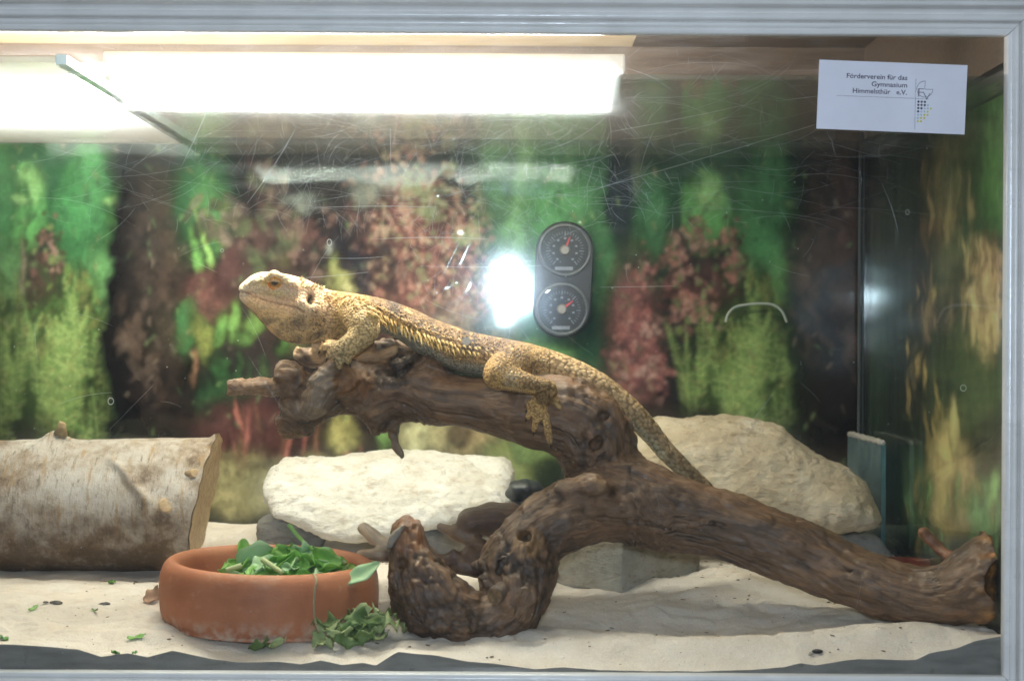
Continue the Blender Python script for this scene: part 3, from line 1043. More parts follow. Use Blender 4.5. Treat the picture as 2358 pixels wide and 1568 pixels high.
def sand_z(x, y):
    x, y = np.asarray(x, float), np.asarray(y, float)
    q = np.stack([x.ravel() * 16, y.ravel() * 22, 0 * x.ravel()], 1)
    n1 = fbm(q, 3, 31).reshape(x.shape)
    q2 = np.stack([x.ravel() * 60, y.ravel() * 90, 0 * x.ravel()], 1)
    n2 = fbm(q2, 3, 37).reshape(x.shape)
    fz = np.interp(x, ex, ez)
    q3 = np.stack([x.ravel() * 34 + 3 * n1.ravel(), y.ravel() * 44, 0 * x.ravel()], 1)
    n3 = (1 - 2 * np.abs(fbm(q3, 3, 41))).reshape(x.shape)
    base = 0.0128 + 0.072 * y + 0.0062 * n1 + 0.0022 * n2 + 0.0017 * n3
    base = base + 0.010 * gauss(x, y, 0.165, 0.20, 0.075, 0.06) - 0.011 * gauss(x, y, 0.15, 0.085, 0.11, 0.035) + 0.011 * gauss(x, y, 0.31, 0.03, 0.06, 0.06)
    base = base + 0.006 * gauss(x, y, 0.20, 0.030, 0.10, 0.020) - 0.004 * gauss(x, y, -0.18, 0.10, 0.075, 0.075) - 0.010 * gauss(x, y, -0.40, 0.24, 0.20, 0.07)
    w = sstep(0.0, 0.05, y)
    return fz * (1 - w) + base * w + 0.0006 * n2 * (1 - w)


nx_, ny_ = 520, 250
xs = np.linspace(XL + 0.002, XR - 0.001, nx_)
ys = 0.0052 + (YB - 0.0062) * np.linspace(0, 1, ny_) ** 1.35
Xg, Yg = np.meshgrid(xs, ys)
Zg = sand_z(Xg, Yg)
top = np.stack([Xg, Yg, Zg], -1).reshape(-1, 3)
fr = top[:nx_].copy()
rows = [fr * [1, 1, 0] + [0, 0, 1] * (fr[:, 2:3] * (1 - k) - 0.011 * k) for k in (0.06, 0.5, 1.0)]
sv = np.vstack([rows[2], rows[1], rows[0], top])
t = NT("white_sand")
co = t.obj()
n1 = t.noise(co, 28, 5, 0.6)
c = t.ramp(n1, [(0.28, (0.68, 0.575, 0.465)), (0.55, (0.77, 0.675, 0.575)), (0.8, (0.82, 0.75, 0.67))])
gr = t.voro(co, 900)
c = t.mix(0.5, c, t.ramp(gr.outputs['Distance'], [(0.2, (0.40, 0.40, 0.40)), (0.7, (0.62, 0.62, 0.62))]), 'OVERLAY')
sp = t.ramp(t.noise(co, 340, 2), [(0.70, (0, 0, 0)), (0.76, (0.75, 0.75, 0.75))])
c = t.mix(sp, c, (0.20, 0.15, 0.10))
b = t.bump(t.noise(co, 800, 4, .7), 0.8, 0.0016)
b = t.bump(t.noise(co, 130, 6, .7), 0.6, 0.004, b)
M_sand = t.set(c, 0.92, b, 0.15)
sand = mesh_obj("sand", sv, grid_faces(ny_ + 3, nx_), M_sand)
t = NT("front_sand_shade")
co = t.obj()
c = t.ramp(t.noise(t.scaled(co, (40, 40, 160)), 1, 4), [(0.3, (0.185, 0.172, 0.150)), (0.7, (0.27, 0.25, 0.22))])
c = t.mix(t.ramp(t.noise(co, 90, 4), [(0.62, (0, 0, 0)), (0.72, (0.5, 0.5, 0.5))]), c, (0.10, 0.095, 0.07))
sand.data.materials.append(t.set(c, 0.9, t.bump(t.noise(co, 700, 3), 0.3, 0.0008), 0.15))   # shaded front face against the glass, its shade put into the colour
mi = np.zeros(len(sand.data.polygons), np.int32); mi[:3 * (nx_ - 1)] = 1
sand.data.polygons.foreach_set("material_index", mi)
tag(sand, "white sand covering the tank floor", "sand", kind="structure")

SAND_BVH = BVHTree.FromObject(sand, bpy.context.evaluated_depsgraph_get()) if False else None


def on_sand(px, py):
    """find the sand point seen at drawing position (px, py)"""
    lo, hi = 0.005, 0.47
    best = 0.02
    for d in np.linspace(lo, hi, 240):
        w = P(px, py, d)
        if w[2] <= float(sand_z(np.array([w[0]]), np.array([d]))[0]):
            best = d
            break
    w = P(px, py, best)
    return np.array([w[0], best, float(sand_z(np.array([w[0]]), np.array([best]))[0])])


# ------------------------------------------------------------------ stones
def stone_mat(name, c_lo, c_mid, c_hi, stain, scale=1.0, bump=0.6):
    t = NT(name)
    co = t.obj()
    n1 = t.noise(co, 26 * scale, 7, 0.65)
    n2 = t.noise(t.scaled(co, (1, 1, 2.2)), 60 * scale, 6, 0.7)
    c = t.ramp(n1, [(0.3, c_lo), (0.5, c_mid), (0.68, c_hi)])
    c = t.mix(t.ramp(n2, [(0.52, (0, 0, 0)), (0.68, (0.8, 0.8, 0.8))]), c, stain)
    n5 = t.noise(co, 130 * scale, 6, 0.75)
    c = t.mix(t.ramp(n5, [(0.60, (0, 0, 0)), (0.70, (0.55, 0.55, 0.55))]), c, tuple(k * 0.45 for k in stain))
    b = t.bump(t.noise(co, 300 * scale, 5, 0.7), bump, 0.0015)
    b = t.bump(n2, 0.9, 0.006, b)
    return t.set(c, 0.9, b, 0.2)


def poly_rock(name, outline, d0, half, m, tilt=0.0, rho=0.012, h=0.0022, amp=0.003, seed=0, rough=0.0012, freq=40, parent=None, lean=0.0):
    pts = np.array([P(a, b_, d0) for a, b_ in outline])
    poly = pts[:, [0, 2]]
    lo = np.array([poly[:, 0].min(), d0 - half, poly[:, 1].min()]) - 0.02
    hi = np.array([poly[:, 0].max(), d0 + half, poly[:, 1].max()]) + 0.02
    zc = poly[:, 1].mean()
    ext = abs(tilt) * (poly[:, 1].max() - poly[:, 1].min()) / 2 + abs(lean) * 0.15
    lo[1] -= ext; hi[1] += ext
    fld = Field(lo, hi, h)
    i1 = fld.n
    Xf, Yf, Zf = fld._grid(np.zeros(3, int), i1)
    Xa = Xf[:, 0, 0][:, None]; Za = Zf[0, 0][None, :]
    d2 = np.full((i1[0], i1[2]), 1e9); sg = np.ones((i1[0], i1[2]))
    n = len(poly)
    for i in range(n):
        a, b_ = poly[i], poly[(i + 1) % n]
        e = b_ - a
        wx, wz = Xa - a[0], Za - a[1]
        tt = np.clip((wx * e[0] + wz * e[1]) / (e @ e), 0, 1)
        d2 = np.minimum(d2, (wx - e[0] * tt) ** 2 + (wz - e[1] * tt) ** 2)
        c1 = (Za >= a[1]); c2 = (Za < b_[1]); c3 = (e[0] * wz > e[1] * wx)
        fl_ = (c1 & c2 & c3) | (~c1 & ~c2 & ~c3)
        sg = np.where(fl_, -sg, sg)
    dxy = (np.sqrt(d2) * sg).astype(np.float32)[:, None, :]
    yc = d0 + tilt * (Zf - zc) + lean * (Xf - poly[:, 0].mean())
    dy = np.abs(Yf - yc) - half
    a, b_ = dxy + rho, dy + rho
    fld.F = (np.sqrt(np.maximum(a, 0) ** 2 + np.maximum(b_, 0) ** 2) + np.minimum(np.maximum(a, b_), 0) - rho).astype(np.float32)
    v, f = fld.mesh()
    v = relax(v, f, 2)
    nn = vnormals(v, f)
    rid = 1 - 2 * np.abs(fbm(v * freq * 1.6, 4, seed + 4))
    ds = amp * fbm(v * freq, 4, seed) + rough * fbm(v * freq * 5, 3, seed + 9, 0.6) - 0.5 * amp * np.clip(rid - 0.75, 0, 1) * 2 + 0.5 * rough * fbm(v * freq * 11, 2, seed + 21)
    v = v + nn * ds[:, None]
    return mesh_obj(name, v, f, m, parent)


M_lime = stone_mat("pale_limestone", (0.48, 0.43, 0.35), (0.60, 0.56, 0.49), (0.70, 0.67, 0.61), (0.36, 0.30, 0.22))
M_sandstone = stone_mat("cream_sandstone", (0.36, 0.28, 0.18), (0.48, 0.395, 0.275), (0.57, 0.49, 0.37), (0.26, 0.185, 0.105))
M_grey = stone_mat("grey_stone", (0.16, 0.155, 0.14), (0.25, 0.24, 0.215), (0.34, 0.32, 0.29), (0.12, 0.10, 0.08))
M_block = stone_mat("weathered_block", (0.30, 0.265, 0.20), (0.42, 0.38, 0.30), (0.50, 0.46, 0.39), (0.20, 0.16, 0.11))
M_black = simple_mat("black_stone", (0.018, 0.020, 0.024), 0.42, 0.3, 120, 0.5)

slab = poly_rock("limestone_slab", [(612, 1095), (640, 1066), (720, 1054), (860, 1048), (1000, 1052), (1100, 1054), (1165, 1064), (1185, 1092), (1183, 1132), (1165, 1165), (1100, 1184),
                                    (1010, 1208), (930, 1216), (830, 1230), (770, 1224), (700, 1200), (640, 1182), (615, 1152), (606, 1120)], 0.335, 0.035, M_lime, tilt=1.25, rho=0.030, h=0.0022, amp=0.0058, seed=3, rough=0.0020, freq=24)
tag(slab, "whitish limestone slab lying propped behind the salad bowl", "rock")
boulder = poly_rock("sandstone_boulder", [(1430, 1010), (1470, 985), (1530, 965), (1620, 960), (1720, 967), (1800, 985), (1835, 1018), (1890, 1050), (1945, 1076), (1985, 1112), (2000, 1160), (2006, 1184), (1992, 1204), (1950, 1211),
                                          (1880, 1218), (1800, 1205), (1700, 1195), (1560, 1190), (1460, 1150), (1430, 1080)], 0.315, 0.050, M_sandstone, tilt=0.55, rho=0.034, h=0.0024, amp=0.0050, seed=8, rough=0.0018, freq=24)
tag(boulder, "large cream boulder behind the lizard's tail", "rock")
st = poly_rock("support_stone", [(596, 1195), (640, 1175), (720, 1195), (760, 1215), (740, 1262), (660, 1278), (600, 1262)], 0.36, 0.03, M_grey, rho=0.012, amp=0.003, seed=12)
tag(st, "grey stone propping the bowl-side end of the limestone slab", "rock")
st = poly_rock("support_stone", [(930, 1222), (1040, 1214), (1150, 1210), (1180, 1240), (1160, 1305), (1050, 1318), (950, 1310)], 0.33, 0.03, M_grey, rho=0.008, amp=0.003, seed=14)
tag(st, "dark grey stone in shadow under the limestone slab behind the twigs", "rock")
st = poly_rock("support_stone", [(1760, 1216), (1880, 1218), (1985, 1216), (2010, 1228), (2050, 1290), (2040, 1315), (1880, 1315), (1700, 1300)], 0.33, 0.04, M_grey, rho=0.006, amp=0.002, seed=16, tilt=0.3)
tag(st, "flat dark grey stone carrying the large cream boulder", "rock")
# block with a corner towards the viewer
bm = bmesh.new()
c0 = P(1415, 1345, 0.165)
add_box(bm, (-0.052, -0.052, -0.030), (0.052, 0.052, 0.0), 0.002)
bmesh.ops.subdivide_edges(bm, edges=bm.edges[:], cuts=10, use_grid_fill=True)
ang = math.radians(45)
vv = np.array([v.co[:] for v in bm.verts])
dn = fbm(vv * 60, 3, 4)
rot = Matrix.Rotation(ang, 3, 'Z')
ctr = Vector((c0[0] + 0.006, 0.165 + 0.0735, P(1415, 1250, 0.165)[2]))
for v, k in zip(bm.verts, dn):
    v.co = rot @ (v.co * (1 + 0.035 * k)) + ctr
    v.co.z -= 0.0
# stretch the block down into the sand
for v in bm.verts:
    if v.co.z < ctr.z - 0.012:
        v.co.z -= 0.012
blk = bm_obj("stone_block", bm, M_block, None, smooth=True)
tag(blk, "squared stone block with a corner forward under the driftwood arch", "rock")

bm = bmesh.new()
bmesh.ops.create_icosphere(bm, subdivisions=4, radius=1.0)
c0 = P(1207, 1128, 0.235)
for v in bm.verts:
    n = v.co.copy()
    k = 1 + 0.05 * math.sin(9 * n.x + 3 * n.z) + 0.06 * math.sin(4 * n.z + 2 * n.x)
    v.co = Vector((n.x * R(44, .235) * k + n.z * 0.003, n.y * 0.018 * k, n.z * R(26, .235) * k)) + Vector(c0)
o = bm_obj("black_stone", bm, M_black, None, smooth=True)
tag(o, "smooth black rounded stone peeking above the driftwood beside the limestone slab", "rock")
# a grey foot stone under it
st = poly_rock("support_stone", [(1165, 1150), (1260, 1148), (1290, 1200), (1285, 1290), (1180, 1290), (1160, 1200)], 0.245, 0.022, M_grey, rho=0.008, amp=0.002, seed=18)
tag(st, "grey stone hidden behind the driftwood carrying the black stone", "rock")

# ------------------------------------------------------------------ birch log
log = empty("birch_log")
tag(log, "thick cut log with pale grey bark lying behind the terracotta bowl", "log")
e = P(468, 1160, 0.29)
rad = 0.0585
x0l, x1l = -0.515, e[0]
na, nl = 150, 260
us = np.linspace(0, 1, nl); th = np.linspace(0, 2 * math.pi, na, endpoint=False)
U, T = np.meshgrid(us, th, indexing='ij')
zc0, zc1 = P(0, 1168, 0.29)[2], e[2]
xx = x0l + (x1l - x0l) * U
cyl = np.stack([xx, np.cos(T), np.sin(T)], -1)
q = np.stack([xx.ravel() * 14, np.cos(T).ravel() * 1.4, np.sin(T).ravel() * 1.4], 1)
q2 = np.stack([xx.ravel() * 90, np.cos(T).ravel() * 5, np.sin(T).ravel() * 5], 1)
rr_ = rad * (1 + 0.03 * fbm(q, 3, 3) + 0.012 * fbm(q2, 4, 6)).reshape(U.shape)
# knots: swelling round the side branch stumps, a fold running up from it
def ang_of(px, py):
    w = P(px, py, 0.25)
    z = (w[2] - (zc0 + zc1) / 2) / rad
    return w[0], math.pi - math.asin(max(-1, min(1, z))) if True else 0
kx, kt = P(372, 1168, 0.245)[0], math.pi + 0.02
def dth(t0):
    d = (T - t0 + math.pi) % (2 * math.pi) - math.pi
    return d
g1 = np.exp(-((xx - kx) / 0.022) ** 2 - (dth(math.pi + 0.05) / 0.34) ** 2)
ring = np.sin(np.sqrt(((xx - kx) / 0.0032) ** 2 + (dth(math.pi + 0.05) / 0.055) ** 2))
rr_ += 0.009 * g1 + 0.0010 * ring * np.exp(-((xx - kx) / 0.028) ** 2 - (dth(math.pi + 0.05) / 0.5) ** 2)
fold = (xx - (kx - 0.004 - 0.040 * np.clip(-dth(math.pi) / 0.8, 0, 1.2)))
dt_ = -dth(math.pi)
rr_ += 0.0045 * np.exp(-(fold / 0.0045) ** 2) * sstep(0.05, 0.2, dt_) * (1 - sstep(0.75, 0.95, dt_)) * (1 + 0.9 * fbm(np.stack([xx.ravel() * 120, dt_.ravel() * 9, 0 * dt_.ravel()], 1), 3, 14).reshape(U.shape))
k2x, k2t = P(130, 1003, 0.29)[0], math.pi / 2 + 0.12
g2 = np.exp(-((xx - k2x) / 0.011) ** 2 - (dth(k2t) / 0.20) ** 2)
rr_ += 0.0085 * g2 + 0.0012 * g2 * np.sin(xx * 1500)
fold2 = xx - (k2x - 0.02 * np.clip(dth(k2t) / 0.6, 0, 1.2))
rr_ += 0.0030 * np.exp(-(fold2 / 0.005) ** 2) * sstep(0.02, 0.1, dth(k2t)) * (1 - sstep(0.35, 0.6, dth(k2t)))
zc_ = zc0 + (zc1 - zc0) * U
slant = (0.012 * np.sin(T) - 0.003 * np.cos(T) + 0.0006 * np.sin(7 * T) + 0.0005 * np.sin(17 * T + 1)) * U ** 8
# a flared torn lip on the upper edge of the cut
rr_ += 0.0035 * np.exp(-((U - 1) / 0.012) ** 2) * np.exp(-(dth(math.pi / 2) / 0.5) ** 2)
v = np.stack([xx + slant, 0.292 + np.cos(T) * rr_, zc_ + np.sin(T) * rr_], -1).reshape(-1, 3)
i = np.arange(nl * na).reshape(nl, na)
f = np.stack([i[:-1], np.roll(i, -1, 1)[:-1], np.roll(i, -1, 1)[1:], i[1:]], -1).reshape(-1, 4)
t = NT("birch_bark")
co = t.obj()
n1 = t.noise(t.scaled(co, (1, 1, 1)), 26, 7, 0.68)
n2 = t.noise(t.scaled(co, (120, 26, 22)), 1.0, 5, 0.7)
c = t.ramp(n1, [(0.34, (0.10, 0.07, 0.045)), (0.43, (0.25, 0.195, 0.145)), (0.52, (0.36, 0.315, 0.265)), (0.70, (0.48, 0.445, 0.40))])
c = t.mix(t.ramp(n2, [(0.54, (0, 0, 0)), (0.66, (0.85, 0.85, 0.85))]), c, (0.27, 0.165, 0.075))
n6 = t.noise(t.scaled(co, (260, 70, 60)), 1.0, 5, 0.75)
c = t.mix(t.ramp(n6, [(0.56, (0, 0, 0)), (0.66, (0.75, 0.75, 0.75))]), c, (0.10, 0.068, 0.042))
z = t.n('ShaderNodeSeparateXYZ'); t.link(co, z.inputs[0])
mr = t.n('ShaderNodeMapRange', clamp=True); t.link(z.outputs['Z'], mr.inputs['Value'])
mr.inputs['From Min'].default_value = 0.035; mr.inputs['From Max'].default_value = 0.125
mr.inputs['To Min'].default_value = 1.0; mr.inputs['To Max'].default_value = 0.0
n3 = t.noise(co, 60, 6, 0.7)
brown_shade = t.math('ADD', mr.outputs[0], t.math('MULTIPLY', t.math('SUBTRACT', n3, 0.5), 1.6))
c = t.mix(t.ramp(brown_shade, [(0.42, (0, 0, 0)), (0.95, (0.92, 0.92, 0.92))]), c, (0.085, 0.056, 0.033))  # bark browner low down, with some of the underside shade put into the colour
b = t.bump(t.noise(co, 260, 5, 0.7), 0.6, 0.0016)
b = t.bump(n2, 0.5, 0.002, b)
b = t.bump(n6, 0.5, 0.0012, b)
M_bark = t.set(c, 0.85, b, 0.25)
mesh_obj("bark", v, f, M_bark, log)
t = NT("log_cut")
co = t.obj()
n1 = t.noise(t.scaled(co, (30, 60, 60)), 4, 4)
c = t.ramp(n1, [(0.3, (0.26, 0.17, 0.085)), (0.7, (0.42, 0.30, 0.17))])
M_cut = t.set(c, 0.8, t.bump(n1, 0.4, 0.001))
endring = v.reshape(nl, na, 3)[-1]
cen = endring.mean(0)
V = [cen - [0.004, 0, 0]]
for s_, dx in ((0.35, -.003), (0.7, -.002), (0.97, 0.0)):
    for pnt in endring: V.append(cen + (pnt - cen) * s_ + [dx, 0, 0])
for pnt in endring: V.append(pnt + [0.0012, 0, 0])
F = [(0, 1 + j, 1 + (j + 1) % na) for j in range(na)]
for k in range(3):
    F += [(1 + k * na + j, 1 + (k + 1) * na + j, 1 + (k + 1) * na + (j + 1) % na, 1 + k * na + (j + 1) % na) for j in range(na)]
mesh_obj("cut_end", V, F, M_cut, log)
def stump(px, py, d, dx, dy, dz, r0, r1, name="knot"):
    a = P(px, py, d)
    v, f = tube_arrays([a, a + np.array([dx, dy, dz]) * .6, a + np.array([dx, dy, dz]) * .95, a + np.array([dx, dy, dz])], [r0, r1 * 1.05, r1, r1 * .7], 14)
    v = np.array(v); v = v + 0.0022 * np.stack([fbm(v * 190, 3, s) for s in (1, 2, 3)], 1)
    mesh_obj(name, v, f, M_cut, log)
stump(374, 1172, 0.237, 0.005, -0.012, 0.004, .011, .0058)
stump(368, 1190, 0.239, 0.002, -0.009, -0.004, .009, .0050)
stump(437, 1096, 0.246, 0.006, -0.006, 0.003, .006, .0042)
stump(140, 998, 0.280, 0.003, -0.004, 0.010, .006, .0035)

# ------------------------------------------------------------------ terracotta bowl
bowl = empty("terracotta_bowl")
tag(bowl, "low round terracotta bowl filled with chopped green leaves on the sand", "bowl")
bc = P(622, 1300, 0.103); bz = 0.0150
Rb = R(250, 0.103)
pr = [(0.0, 0.000), (Rb * .90, 0.000), (Rb * .955, .002), (Rb * .985, .008), (Rb * .998, .018), (Rb, .028), (Rb * .99, .036), (Rb * .965, .0425), (Rb * .925, .0465), (Rb * .885, .0475), (Rb * .845, .0462), (Rb * .815, .043),
      (Rb * .80, .037), (Rb * .79, .028), (Rb * .77, .018), (Rb * .70, .011), (0.0, .010)]
prs = smooth_poly(pr, 60)
n = 96
V, F = [], []
for i_, (r_, z_) in enumerate(prs):
    for j in range(n):
        a = 2 * math.pi * j / n
        V.append((bc[0] + max(r_, 1e-4) * math.cos(a), bc[1] + max(r_, 1e-4) * math.sin(a), bz + z_ + 0.0025 * math.cos(a - 2.6)))
for i_ in range(len(prs) - 1):
    for j in range(n): F.append((i_ * n + j, i_ * n + (j + 1) % n, (i_ + 1) * n + (j + 1) % n, (i_ + 1) * n + j))
t = NT("terracotta")
co = t.obj()
n1 = t.noise(co, 22, 5)
c = t.ramp(n1, [(0.3, (0.34, 0.115, 0.052)), (0.7, (0.45, 0.175, 0.085))])
n2 = t.noise(co, 140, 4)
c = t.mix(t.ramp(n2, [(0.62, (0, 0, 0)), (0.75, (0.35, 0.35, 0.35))]), c, (0.58, 0.34, 0.22))
n3 = t.noise(t.scaled(co, (20, 20, 60)), 1, 4)
c = t.mix(t.ramp(n3, [(0.58, (0, 0, 0)), (0.74, (0.35, 0.35, 0.35))]), c, (0.24, 0.085, 0.045))
n4 = t.noise(t.scaled(co, (14, 14, 30)), 1.5, 6, .7)
c = t.mix(t.ramp(n4, [(0.56, (0, 0, 0)), (0.74, (0.42, 0.42, 0.42))]), c, (0.50, 0.36, 0.27))
z = t.n('ShaderNodeSeparateXYZ'); t.link(co, z.inputs[0])
lo_ = t.n('ShaderNodeMapRange', clamp=True); t.link(z.outputs['Z'], lo_.inputs['Value'])
lo_.inputs['From Min'].default_value = 0.016; lo_.inputs['From Max'].default_value = 0.030; lo_.inputs['To Min'].default_value = 0.9; lo_.inputs['To Max'].default_value = 0.0
c = t.mix(t.math('MULTIPLY', lo_.outputs[0], t.ramp(n2, [(0.42, (0, 0, 0)), (0.62, (0.75, 0.75, 0.75))])), c, (0.55, 0.45, 0.35))   # sand clinging to the foot
bb = t.bump(t.noise(co, 500, 3), 0.25, 0.0006)
M_terra = t.set(c, 0.62, t.bump(n4, 0.25, 0.002, bb), 0.3)
mesh_obj("bowl_body", V, F, M_terra, bowl)


# ------------------------------------------------------------------ leaves
def leaf_mat(name, c0, c1, trans=0.25, rough=0.45):
    t = NT(name)
    co = t.obj()
    n1 = t.noise(co, 50, 4)
    c = t.ramp(n1, [(0.3, c0), (0.7, c1)])
    bs = t.bump(t.noise(co, 220, 4), 0.4, 0.001)
    t.set(c, rough, bs, 0.45)
    tl = t.n('ShaderNodeBsdfTranslucent'); t.link(c, tl.inputs['Color'])
    mx = t.n('ShaderNodeMixShader'); mx.inputs[0].default_value = trans
    t.link(t.b.outputs[0], mx.inputs[1]); t.link(tl.outputs[0], mx.inputs[2]); t.link(mx.outputs[0], t.o.inputs[0])
    return t.m


M_leaf = [leaf_mat("leaf_deep", (0.065, 0.21, 0.025), (0.14, 0.35, 0.05)), leaf_mat("leaf_mid", (0.16, 0.38, 0.06), (0.30, 0.56, 0.13)),
          leaf_mat("leaf_pale", (0.30, 0.50, 0.24), (0.46, 0.63, 0.36)), leaf_mat("leaf_stalk", (0.40, 0.46, 0.20), (0.52, 0.56, 0.30))]
M_wilt = [leaf_mat("leaf_wilted", (0.24, 0.31, 0.11), (0.46, 0.52, 0.25), 0.15, 0.6), leaf_mat("leaf_wilted_dark", (0.09, 0.155, 0.04), (0.18, 0.26, 0.085), 0.15, 0.6)]
M_dry = simple_mat("dry_litter", (0.30, 0.24, 0.13), 0.8)
M_dung = simple_mat("dark_droppings", (0.018, 0.013, 0.009), 0.6)


def leaf_geo(L_, W_, curl, fold, wave, seed, nu=11, nv=7, jag=0.0):
    rr = random.Random(seed)
    V = []
    ph = rr.uniform(0, 6)
    for i_ in range(nu):
        u = i_ / (nu - 1)
        wd = W_ * (math.sin(math.pi * min(1, u * 0.92 + 0.06)) ** 0.7) * (1 + jag * rr.uniform(-1, 1))
        ca = curl * (u - 0.3)
        x = L_ * (u if abs(curl) < 0.05 else (math.sin(ca) - math.sin(-0.3 * curl)) / curl)
        z0 = 0 if abs(curl) < 0.05 else L_ * (math.cos(-0.3 * curl) - math.cos(ca)) / curl
        for j in range(nv):
            v_ = j / (nv - 1) * 2 - 1
            y = v_ * wd
            z = z0 + fold * abs(y) + wave * W_ * math.sin(u * 11 + ph + v_ * 2) * abs(v_)
            V.append((x - L_ / 2, y, z))
    F = [(i_ * nv + j, i_ * nv + j + 1, (i_ + 1) * nv + j + 1, (i_ + 1) * nv + j) for i_ in range(nu - 1) for j in range(nv - 1)]
    return V, F


def place_leaf(name, pos, L_, W_, yaw, pitch, roll, m, seed, curl=0.8, fold=0.35, wave=0.15, jag=0.0, label=None, group=None, cat="leaf"):
    V, F = leaf_geo(L_, W_, curl, fold, wave, seed, jag=jag)
    o = mesh_obj(name, V, F, m)
    # give the blade a real thickness
    md = o.modifiers.new("blade", 'SOLIDIFY'); md.thickness = 0.0005
    o.matrix_world = Matrix.Translation(Vector(pos)) @ Matrix.Rotation(yaw, 4, 'Z') @ Matrix.Rotation(pitch, 4, 'Y') @ Matrix.Rotation(roll, 4, 'X')
    tag(o, label, cat, group)
    return o


rl = random.Random(21)
GL = "fresh green leaf piled in the terracotta bowl"
for k in range(90):
    a = rl.uniform(0, 2 * math.pi); q_ = math.sqrt(rl.random())
    lx = bc[0] + 0.012 + 0.050 * q_ * math.cos(a); ly = bc[1] - 0.010 + 0.046 * q_ * math.sin(a)
    lz = bz + 0.034 + 0.017 * (1 - q_ * q_) * rl.uniform(0.4, 1.0) + 0.004 * (k / 90)
    mi_ = rl.choices((0, 1, 2), (4, 6, 4))[0]
    m = M_leaf[mi_]
    place_leaf("salad_leaf", (lx, ly, lz), rl.uniform(0.015, 0.032), rl.uniform(0.0045, 0.0105), rl.uniform(0, 6.28), rl.uniform(-0.5, 0.4), rl.uniform(-0.9, 0.9), m, k, rl.uniform(-1.4, 1.6), rl.uniform(0.1, 0.6),
               rl.uniform(0.1, 0.35), label=["deep green leaf in the salad pile in the terracotta bowl", "bright green leaf in the salad pile in the terracotta bowl", "pale green leaf in the salad pile in the terracotta bowl"][mi_], group="leaves in the bowl")
place_leaf("salad_leaf", P(590, 1282, .085), .030, .012, 0.2, -0.2, -0.9, M_leaf[2], 301, 0.9, label="pale leaf turned up at the front of the salad pile in the bowl", group="leaves in the bowl")
place_leaf("salad_leaf", P(560, 1268, .09), .020, .006, 1.9, -0.9, 0.3, M_leaf[1], 302, 0.5, label="narrow leaf sticking up at the log side of the salad pile", group="leaves in the bowl")
place_leaf("salad_leaf", P(748, 1290, .08), .028, .010, 0.7, 0.55, 1.0, M_leaf[0], 303, 1.7, label="large dark leaf on the upright stalk in the terracotta bowl")
place_leaf("salad_leaf", P(835, 1322, .06), .030, .007, 0.35, -0.42, 0.7, M_leaf[2], 304, 0.5, label="pale leaf tip lapping over the rim of the terracotta bowl")
for (pts, rr0, m, lab) in [([(664, 1207, .10), (690, 1238, .098), (715, 1262, .09), (735, 1275, .085)], .0016, M_leaf[1], "upright green stalk sticking out above the bowl"),
                           ([(722, 1322, .030), (729, 1335, .0195), (725, 1360, .0170), (723, 1400, .0165), (726, 1430, .0165), (734, 1455, .015)], .0010, M_dry, "dry stem hanging down the front of the bowl"),
                           ([(556, 1302, .055), (520, 1312, .05)], .0022, M_leaf[3], "cut pale stalk lying at the bowl-edge side of the leaf pile"),
                           ([(605, 1288, .06), (650, 1318, .045)], .0022, M_leaf[3], "cut pale stalk lying across the middle of the leaf pile")]:
    w = np.array([P(*q_) for q_ in pts])
    w = smooth_poly(w, 14)
    v, f = tube_arrays(w, np.linspace(rr0, rr0 * .8, 14), 7)
    o = mesh_obj("leaf_stalk", v, f, m)
    tag(o, lab, "stalk")

GW = "wilted green leaf in the curled heap in front of the bowl"
for k in range(34):
    px, py = rl.gauss(812, 58), rl.gauss(1470, 17)
    g = on_sand(px, min(py, 1505))
    place_leaf("wilted_leaf", (g[0], g[1], g[2] + rl.uniform(0.002, 0.013)), rl.uniform(0.015, 0.032), rl.uniform(0.005, 0.010), rl.uniform(0, 6.28), rl.uniform(-0.4, 0.3), rl.uniform(-1.2, 1.2), M_wilt[k % 3 == 0], 400 + k,
               rl.uniform(-2.4, 2.6), rl.uniform(-0.6, 0.7), rl.uniform(0.3, 0.6), 0.25, label=["pale wilted leaf in the curled heap in front of the bowl", "dark wilted leaf in the curled heap in front of the bowl"][k % 3 == 0], group="wilted leaf heap")
for k, (px, py, L_, yw) in enumerate([(605, 1503, .020, 0.1), (648, 1494, .022, 0.5)]):
    g = on_sand(px, py)
    place_leaf("wilted_leaf", (g[0], g[1], g[2] + .0035), L_, .0065, yw, -0.1, -0.5, M_wilt[1 - k], 450 + k, 1.8, .5, .4, .2,
               label=["dark wilted leaf end lying before the bowl on the sand", "curled wilted leaf lying alone before the bowl on the sand"][k])
for k, (px, py) in enumerate([(880, 1440), (900, 1420), (868, 1425), (915, 1400)]):
    g = on_sand(px, py)
    place_leaf("wilted_leaf", (g[0], g[1], g[2] + .002), .012, .004, k * 1.3, 0, 0.4 * k, M_wilt[k % 2], 470 + k, 1.2, .4, .4, .2, label="small wilted leaf scrap between the bowl and the driftwood foot", group="leaf scraps by the driftwood")

